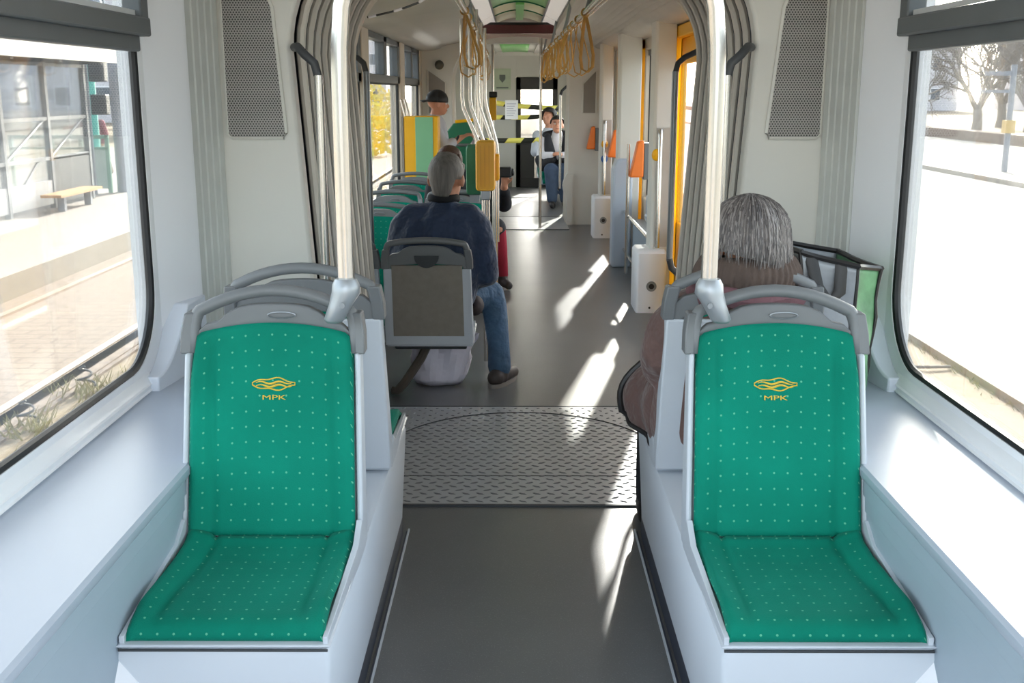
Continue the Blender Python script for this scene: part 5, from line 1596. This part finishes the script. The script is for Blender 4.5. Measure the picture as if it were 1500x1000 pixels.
# ================================================================= OUTSIDE
G = -0.35
def slab(name, m, x0, x1, y0, y1, z0, z1, label, cat='street'):
    b = MB(); b.box(x0, x1, y0, y1, z0, z1)
    return struct(b.build(name, m, smooth=False), label, cat)
slab('ground', M['gravel'], -90, 90, -15, 200, G - 0.3, G - 0.03, 'dry ground around the tracks')
slab('track_paving', M['setts'], -5.1, -3.02, -5, 90, G - 0.2, G, 'pale block paving of the neighbouring track')
slab('track_paving_strip', M['setts'], -3.02, -2.98, -5, 90, G - 0.2, G - 0.01, 'narrow paved edge beside the rail')
slab('verge', M['gravel'], -2.9, -1.4, -5, 90, G - 0.2, G - 0.02, 'dry weedy verge between the tracks')
for x, nm in ((-4.60, 'far'), (-3.24, 'near')):
    r = thing('tram_rail', (x, 30, G), '%s rail of the neighbouring track' % nm, 'rail'); r['kind'] = 'structure'
    b = MB(); b.box(x - 0.035, x + 0.035, -5, 90, G - 0.02, G + 0.012); b.build('rail_head', M['railsteel'], r)
    b = MB(); b.box(x - 0.06, x - 0.042, -5, 90, G - 0.02, G + 0.004); b.box(x + 0.042, x + (0.06 if x < -4 else 0.14), -5, 90, G - 0.02, G + (0.004 if x < -4 else -0.0)); b.build('rail_groove', M['rust'], r)
slab('platform', mat('pale_platform_slabs', '#928983', 0.9, var=0.06, scale=1.5), -12.5, -5.02, -5, 60, G - 0.1, -0.12, 'pale stop platform')
slab('kerb', M['concrete'], -5.02, -4.86, -5, 60, G - 0.1, -0.115, 'raised concrete edge of the stop platform')
b = MB(); b.box(-4.98, -4.86, -5, 60, -0.155, -0.15)
b.bm.clear(); b.box(-4.97, -4.93, -5, 60, -0.30, -0.14)
struct(b.build('kerb_face', M['rust']), 'stained face of the platform edge', 'street')
for x, y, s_ in ((-2.90, 7.05, 0.06), (-2.93, 6.22, 0.065)):
    t_ = thing('weed_clump', (x, y, G), 'small dark coil and weeds on the verge, %s of the two' % ('farther' if y > 6.5 else 'nearer'), 'weeds')
    b = MB(); b.tube([(x + s_ * math.cos(a) * (1 - a / 20), y + s_ * math.sin(a) * (1 - a / 20), G + 0.03 + 0.012 * a) for a in [0.5 * k for k in range(24)]], 0.008, 6); b.build('dark_coil', M['slate'], t_)
    b = MB()
    for k in range(60):
        a, l = random.uniform(0, 2 * PI), random.uniform(0.05, 0.14)
        p = Vector((x + random.gauss(0, 0.09), y + random.gauss(0, 0.12), G - 0.02)); b.tube([p, p + Vector((math.cos(a) * l * .6, math.sin(a) * l * .6, l))], [0.006, 0.001], 4)
    b.build('weed_blades', M['weed'], t_)
b = MB()
for k in range(420):
    a, l = random.uniform(0, 2 * PI), random.uniform(0.03, 0.09)
    p = Vector((random.uniform(-2.85, -2.3), random.uniform(3, 16), G - 0.025)); b.tube([p, p + Vector((math.cos(a) * l * .8, math.sin(a) * l * .8, l))], [0.006, 0.001], 3)
tag(b.build('verge_grass', M['weed']), 'sparse dry grass along the left verge', 'grass', kind='stuff')

# tram stop shelter
sh = thing('tram_shelter', (-7.3, 16.5, -0.12), 'grey framed glass tram stop shelter on the platform', 'shelter')
Xs = -7.0
for y in (12.0, 13.5, 15.0, 16.5, 18.0):
    b = MB(); b.box(Xs - 0.04, Xs + 0.04, y - 0.04, y + 0.04, -0.12, 2.06); b.build('frame_post', M['shelterframe'], sh)
    b = MB(); b.box(Xs - 1.44, Xs - 1.36, y - 0.04, y + 0.04, -0.12, 2.06); b.build('frame_post', M['shelterframe'], sh)
b = MB()
for z in (1.20, 0.62, 1.98):
    b.box(Xs - 0.03, Xs + 0.03, 12.0, 18.0, z - 0.025, z + 0.025); b.box(Xs - 1.43, Xs - 1.37, 12.0, 18.0, z - 0.025, z + 0.025)
for y in (15.0, 16.5):
    b.tube([(Xs, y, 0.62), (Xs, y + 1.4, 1.18)], 0.02, 6); b.tube([(Xs, y, -0.05), (Xs, y + 1.1, 0.6)], 0.02, 6)
b.build('frame_rail', M['shelterframe'], sh)
b = MB(); b.box(Xs - 0.005, Xs + 0.005, 12.0, 18.0, 0.1, 1.96); b.box(Xs - 1.405, Xs - 1.395, 12.0, 18.0, 0.1, 1.96); b.build('glass_wall', M['doorglass'], sh)
b = MB(); b.box(Xs - 0.03, Xs + 0.03, 16.55, 17.96, -0.05, 0.62); b.build('dark_panel', M['slate'], sh)
b = MB(); b.box(Xs - 0.03, Xs + 0.03, 12.05, 16.45, -0.05, 0.30); b.build('lower_panel', mat('grey_lower_panel', '#8f9094', 0.5), sh)
b = MB(); b.box(Xs - 1.6, Xs + 0.75, 11.5, 18.5, 2.06, 2.14); b.build('roof_slab', M['shelterframe'], sh)
b = MB(); b.box(Xs + 0.70, Xs + 0.78, 11.5, 18.5, 2.02, 2.42); b.build('roof_fascia', mat('pale_fascia', '#c9c6c0', 0.7), sh)
b = MB()
for y in (12.5, 14.0, 15.5, 17.0): b.box(Xs - 1.5, Xs + 0.7, y - 0.04, y + 0.04, 1.99, 2.06)
b.build('roof_beam', M['slate'], sh)
bn = thing('bench', (-7.6, 16.8, -0.12), 'wooden bench with a pale edge inside the shelter', 'bench')
b = MB(); b.box(-6.85, -6.55, 15.7, 17.3, 0.10, 0.14); b.build('bench_seat', M['wood'], bn)
for y in (16.0, 17.0):
    b = MB(); b.box(-6.72, -6.62, y - 0.04, y + 0.04, -0.12, 0.10); b.build('leg', M['postgrey'], bn)
for x, y, h, m_, lab in ((-6.9, 19.15, 2.35, 'postgrey', 'grey post with dark signal boxes beside the shelter'), (-8.6, 22.5, 2.2, 'teal', 'teal post with sign behind the shelter')):
    p = thing('street_post', (x, y, -0.12), lab, 'post')
    b = MB(); b.cyl((x, y, -0.12), (x, y, h), 0.085 if m_ == 'postgrey' else 0.11, 12); b.build('post_shaft', M[m_], p)
    if m_ == 'postgrey':
        for z in (1.2, 1.75):
            b = MB(); b.box(x - 0.40, x - 0.13, y - 0.1, y + 0.1, z, z + 0.34); b.build('signal_box', M['slate'], p, bevel=0.02)
        b = MB(); b.box(x + 0.13, x + 0.33, y - 0.1, y + 0.1, 1.35, 2.05); b.build('signal_box', M['slate'], p, bevel=0.02)
    else:
        b = MB(); b.box(x - 0.9, x - 0.1, y - 0.03, y + 0.03, 0.98, 1.10); b.build('sign_arm', M['slate'], p)
p = thing('round_stop_sign', (-7.2, 18.9, -0.12), 'round grey stop sign high above the shelter', 'sign')
b = MB(); b.cyl((-7.2, 18.62, 2.88), (-7.2, 18.67, 2.88), 0.40, 32); b.build('sign_disc', mat('grey_sign', '#8e97a6', 0.5), p)
b = MB(); b.box(-7.215, -7.185, 18.605, 18.62, 2.5, 3.26); b.build('sign_bar', M['shelterframe'], p)
b = MB(); b.cyl((-7.2, 18.69, -0.12), (-7.2, 18.69, 2.88), 0.04, 8); b.build('sign_post', M['postgrey'], p)
rl = thing('green_railing', (-7.6, 19.6, -0.12), 'pale glass railing with green frame at the end of the shelter', 'railing')
b = MB()
for x in (-8.7, -8.0, -7.5, -7.05): b.box(x - 0.03, x + 0.03, 18.97, 19.03, -0.12, 0.86)
b.box(-8.7, -7.05, 18.97, 19.03, 0.80, 0.86); b.box(-8.7, -7.05, 18.97, 19.03, 0.62, 0.66); b.build('railing_frame', mat('green_frame', '#6f9c8c', 0.5), rl)
b = MB(); b.box(-7.5, -7.05, 18.995, 19.005, -0.05, 0.62); b.build('glass_panel', mat('frosted_panel', '#b5c4be', 0.4), rl)
# person in maroon with a backpack on the platform
mp = thing('person', (-8.55, 23.0, -0.12), 'person in maroon top with dark backpack walking on the platform', 'person')
b = MB()
x, y = -8.75, 23.0
P, R = head(b, (x - 0.15, y, 1.20), 0.95, 0.5, -0.3)
b.chain([(x, y, 0.62, .10), (x - 0.02, y, 0.90, .11), (x - 0.08, y, 1.02, .07), (x - 0.12, y, 1.12, .05)])
b.chain([(x - 0.2, y, 0.98, .05), (x - 0.42, y - 0.1, 0.88, .04), (x - 0.6, y - 0.1, 0.84, .03)]); b.chain([(x + 0.14, y, 0.96, .05), (x + 0.2, y, 0.72, .04), (x + 0.16, y - 0.1, 0.52, .03)])
for o in (-0.08, 0.1): b.chain([(x + o, y, 0.6, .08), (x + o * 1.3, y + o, 0.25, .055), (x + o * 1.5, y + o * 3, -0.06, .04)])
blob(b, 'body', M['skin'], mp, 0.014, 2)
b = MB(); hair_cap(b, P, R, 0.95, 0.01); b.build('hair', mat('fair_hair', '#b59a72', 0.6), mp, solid=0.005, angle=180)
b = MB(); b.chain([(x, y, 0.62, .15), (x - 0.02, y, 0.88, .16), (x - 0.07, y, 1.0, .10)]); b.chain([(x + 0.13, y, 0.95, .08), (x + 0.2, y, 0.72, .07), (x + 0.17, y - 0.08, 0.56, .05)]); b.chain([(x - 0.18, y, 0.97, .08), (x - 0.36, y - 0.08, 0.90, .06)])
blob(b, 'maroon_top', M['maroon'], mp, 0.015, 3)
b = MB()
for o in (-0.08, 0.1): b.chain([(x + o, y, 0.58, .11), (x + o * 1.3, y + o, 0.25, .085), (x + o * 1.5, y + o * 3, -0.05, .06)])
blob(b, 'trousers', mat('pale_trousers', '#b5aca6', 0.8), mp, 0.015, 2)
b = MB(); b.ell((x + 0.03, y - 0.17, 0.86), (0.12, 0.08, 0.19)); b.build('backpack', M['darkcloth'], mp)

# street on the right
slab('road', M['asphalt'], 3.42, 10.4, -5, 160, G - 0.2, G, 'wide sunlit asphalt road')
slab('kerb_right', M['concrete'], 3.12, 3.42, -5, 160, G - 0.2, G + 0.06, 'pale kerb between verge and road')
slab('verge_right', mat('sandy_verge', '#8b7d6a', 0.95, var=0.12, scale=8, bump=0.4, bscale=30), 1.4, 3.12, -5, 160, G - 0.2, G + 0.01, 'sandy verge beside the tram')
slab('kerb_far', M['concrete'], 10.4, 10.6, -5, 160, G - 0.2, G + 0.10, 'far kerb of the road')
slab('pavement', M['asphalt'], 10.6, 17.5, -5, 160, G - 0.2, G + 0.06, 'pale pavement across the road')
b = MB()
for y in range(4, 60, 9): b.box(6.9, 7.02, y, y + 5, G, G + 0.004)
struct(b.build('road_markings', M['paper']), 'white dashed lane line on the road', 'street')
b = MB()
for k in range(260):
    a, l = random.uniform(0, 2 * PI), random.uniform(0.02, 0.06)
    p = Vector((3.10 + random.gauss(0, 0.03), random.uniform(5, 11), G)); b.tube([p, p + Vector((math.cos(a) * l * .8, math.sin(a) * l * .8, l))], [0.005, 0.001], 3)
tag(b.build('kerb_weeds', M['weed']), 'dry weeds along the right kerb', 'weeds', kind='stuff')
b = MB(); b.tube([(2.75, 7.6, G + 0.025), (2.9, 7.55, G + 0.035), (3.08, 7.58, G + 0.03)], 0.012, 6)
tag(b.build('dry_twig', M['bark']), 'dry twig lying on the sandy verge beside the right kerb', 'twig')
lp_ = thing('street_lamp', (11.67, 26.5, G), 'grey street post with small sign boxes across the road', 'post')
b = MB(); b.cyl((11.67, 26.5, G), (11.67, 26.5, 2.2), 0.07, 12); b.build('post_shaft', M['postgrey'], lp_)
b = MB(); b.box(11.0, 11.6, 26.45, 26.55, 1.95, 2.05); b.box(10.9, 11.6, 26.45, 26.55, 1.55, 1.62); b.build('sign_board', M['postgrey'], lp_)
b = MB(); b.box(11.56, 11.78, 26.38, 26.62, 0.62, 0.92); b.build('yellow_button_box', mat('dull_yellow', '#c9a75f', 0.5), lp_)
b = MB(); b.box(17.6, 18.4, -5, 160, G - 0.1, G + 0.42)
struct(b.build('hedge_row', M['hedge']), 'low brown hedge behind the far pavement', 'street')

def branch(mb, p, d, L, r, depth, rnd):
    pts = [p]
    for k in range(3):
        d = (d + Vector((rnd.gauss(0, .13), rnd.gauss(0, .13), rnd.gauss(0.03, .08)))).normalized()
        pts.append(pts[-1] + d * L / 3)
    mb.tube(pts, [r, r * .9, r * .8, r * .68], 6 if depth < 2 else 4)
    if depth >= 5 or r < 0.008: return
    for k in range(3 if depth < 4 else 2):
        ax = d.orthogonal(); ax.rotate(Matrix.Rotation(rnd.uniform(0, 2 * PI), 3, d))
        nd = d.copy(); nd.rotate(Matrix.Rotation(rnd.uniform(0.3, 0.75), 3, ax))
        branch(mb, pts[-1] if k else pts[2], nd, L * rnd.uniform(.62, .82), r * .62, depth + 1, rnd)
tr = [(20.6, 50.0, 1.0, 'big bare tree across the road, right of its row'), (29.5, 40.0, 0.9, 'bare tree at the outer edge of the right window'), (19.0, 62.0, 0.9, 'bare tree beyond the big one across the road'), (26.0, 60.0, 1.1, 'bare tree behind the others, farther from the road'), (22.5, 75.0, 1.1, 'most distant bare tree across the road'), (28.5, 56, 1.0, 'bare tree far behind the street post'), (18.9, 53.5, 0.8, 'slim bare tree close to the hedge, left of the big tree'), (24.3, 53, 0.9, 'bare tree between the big tree and the street post'), (33, 68, 1.2, 'bare tree at the far edge of the row, behind the street post')]
for k, (x, y, sc, lab) in enumerate(tr):
    t_ = thing('bare_tree', (x, y, G), lab, 'tree', 'bare trees across the road')
    rnd = random.Random(20 + k)
    b = MB(); p0 = Vector((x, y, G)); b.tube([p0, p0 + Vector((0.03, 0, 0.6)), p0 + Vector((0.0, 0.05, 1.15 * sc))], [0.27 * sc, 0.21 * sc, 0.19 * sc], 10)
    b.build('trunk', M['bark'], t_)
    b = MB()
    for j in range(5):
        a = 2 * PI * j / 5 + rnd.uniform(-.4, .4)
        branch(b, p0 + Vector((0, 0.05, 1.05 * sc)), Vector((math.cos(a) * .7, math.sin(a) * .7, 1)).normalized(), 1.6 * sc, 0.11 * sc, 0, rnd)
    b.build('branches', M['bark'], t_)

def house(x0, x1, y0, y1, h, lab, roof=True, m='house', rows=2, cols=4, facex=None):
    r = thing('building', ((x0 + x1) / 2, (y0 + y1) / 2, G), lab, 'building')
    b = MB(); b.box(x0, x1, y0, y1, G, h); b.build('walls', M[m], r)
    if roof:
        b = MB(); ym = (y0 + y1) / 2; b.prism([(y0 - .3, h), (y1 + .3, h), (ym, h + 2.2)], 'X', x0 - .3, x1 + .3); b.build('roof', M['roof'], r)
    for i in range(cols):
        for j in range(rows):
            cx_ = x0 + (x1 - x0) * (i + .5) / cols; z = 0.6 + (h - 0.8) * j / rows
            f = MB(); f.box(cx_ - .55, cx_ + .55, y0 - .06, y0, z, z + 1.3); o = f.build('window', M['paper'], r)
            f = MB(); f.box(cx_ - .45, cx_ + .45, y0 - .08, y0 - .06, z + .1, z + 1.2); f.build('pane', M['glassdark'], o)
    return r
house(26, 44, 112, 124, 6.5, 'pale house with grey roof behind the bare trees')
house(52, 72, 110, 122, 7.5, 'wide pale house to the side of the bare trees')
house(-40, -22, 70, 80, 9.5, 'pale long building far behind the shelter', False, rows=3, cols=7)
house(-24, -14, 120, 132, 8, 'distant pale building beyond the yellow bush')
house(-60, -44, 52, 64, 7, 'pale building at the far left behind the shelter', True, rows=2, cols=5)
# parked vehicles far away
def bus(x, y, lab, m):
    r = thing('bus', (x, y, G), lab, 'bus')
    b = MB(); b.box(x - 1.2, x + 1.2, y, y + 10, G + 0.35, 2.6); b.build('bus_body', M[m], r, bevel=0.12)
    b = MB(); b.box(x - 1.05, x + 1.05, y - 0.03, y + 0.05, 0.7, 2.2); b.build('windscreen', M['glassdark'], r)
    b = MB(); b.box(x - 1.05, x + 1.05, y - 0.03, y + 0.05, 0.15, 0.6); b.build('front_panel', M['paper'], r)
    for yy in (y + 1.8, y + 7.8):
        for sx in (-1.1, 1.1):
            b = MB(); b.cyl((x + sx - 0.12, yy, G + 0.45), (x + sx + 0.12, yy, G + 0.45), 0.45, 18); b.build('wheel', M['black'], r)
bus(-15.9, 48, 'teal and white bus beyond the end of the platform', 'teal')
def bush(name, x, y, w, h, m, lab, n=1500, rnd=random.Random(5)):
    r = thing(name, (x, y, G), lab, 'bush')
    b = MB()
    for k in range(n):
        a, q, zz = rnd.uniform(0, 2 * PI), math.sqrt(rnd.random()), rnd.random()
        p = Vector((x + w * q * math.cos(a), y + w * q * math.sin(a), G + h * zz * (1 - 0.35 * q * q) + 0.05))
        s_ = rnd.uniform(0.05, 0.13); u = Vector((rnd.gauss(0, 1), rnd.gauss(0, 1), rnd.gauss(0, 1))).normalized() * s_; v = u.orthogonal().normalized() * s_ * 0.7
        b.bm.faces.new([b.bm.verts.new(p + c) for c in (u, v, -u, -v)])
    b.build('foliage', M[m], r, smooth=False)
    b = MB()
    for k in range(8):
        a = 2 * PI * k / 8; b.tube([(x, y, G), (x + w * .5 * math.cos(a), y + w * .5 * math.sin(a), G + h * .7)], [0.03, 0.01], 5)
    b.build('stems', M['bark'], r)
bush('flowering_bush', -7.0, 52, 1.6, 2.3, 'forsythia', 'yellow flowering bush seen through the second middle window')
bush('flowering_bush', -4.7, 34, 0.9, 1.7, 'forsythia', 'yellow flowering bush seen through the first middle window, nearer the tram', 900)
bush('shrub', -11.5, 62, 2.0, 1.4, 'weed', 'olive shrub behind the shelter', 1300)
bush('shrub', -19.5, 60, 2.2, 1.3, 'hedge', 'brownish shrub farther left behind the shelter', 1300)

# last pass: anything still without a category gets none; make sure every structure is marked
for o in bpy.data.objects:
    if o.parent is None and o.type in ('MESH', 'EMPTY') and 'label' not in o:
        o['label'] = o.name.split('.')[0].replace('_', ' ') + ' of the tram interior'
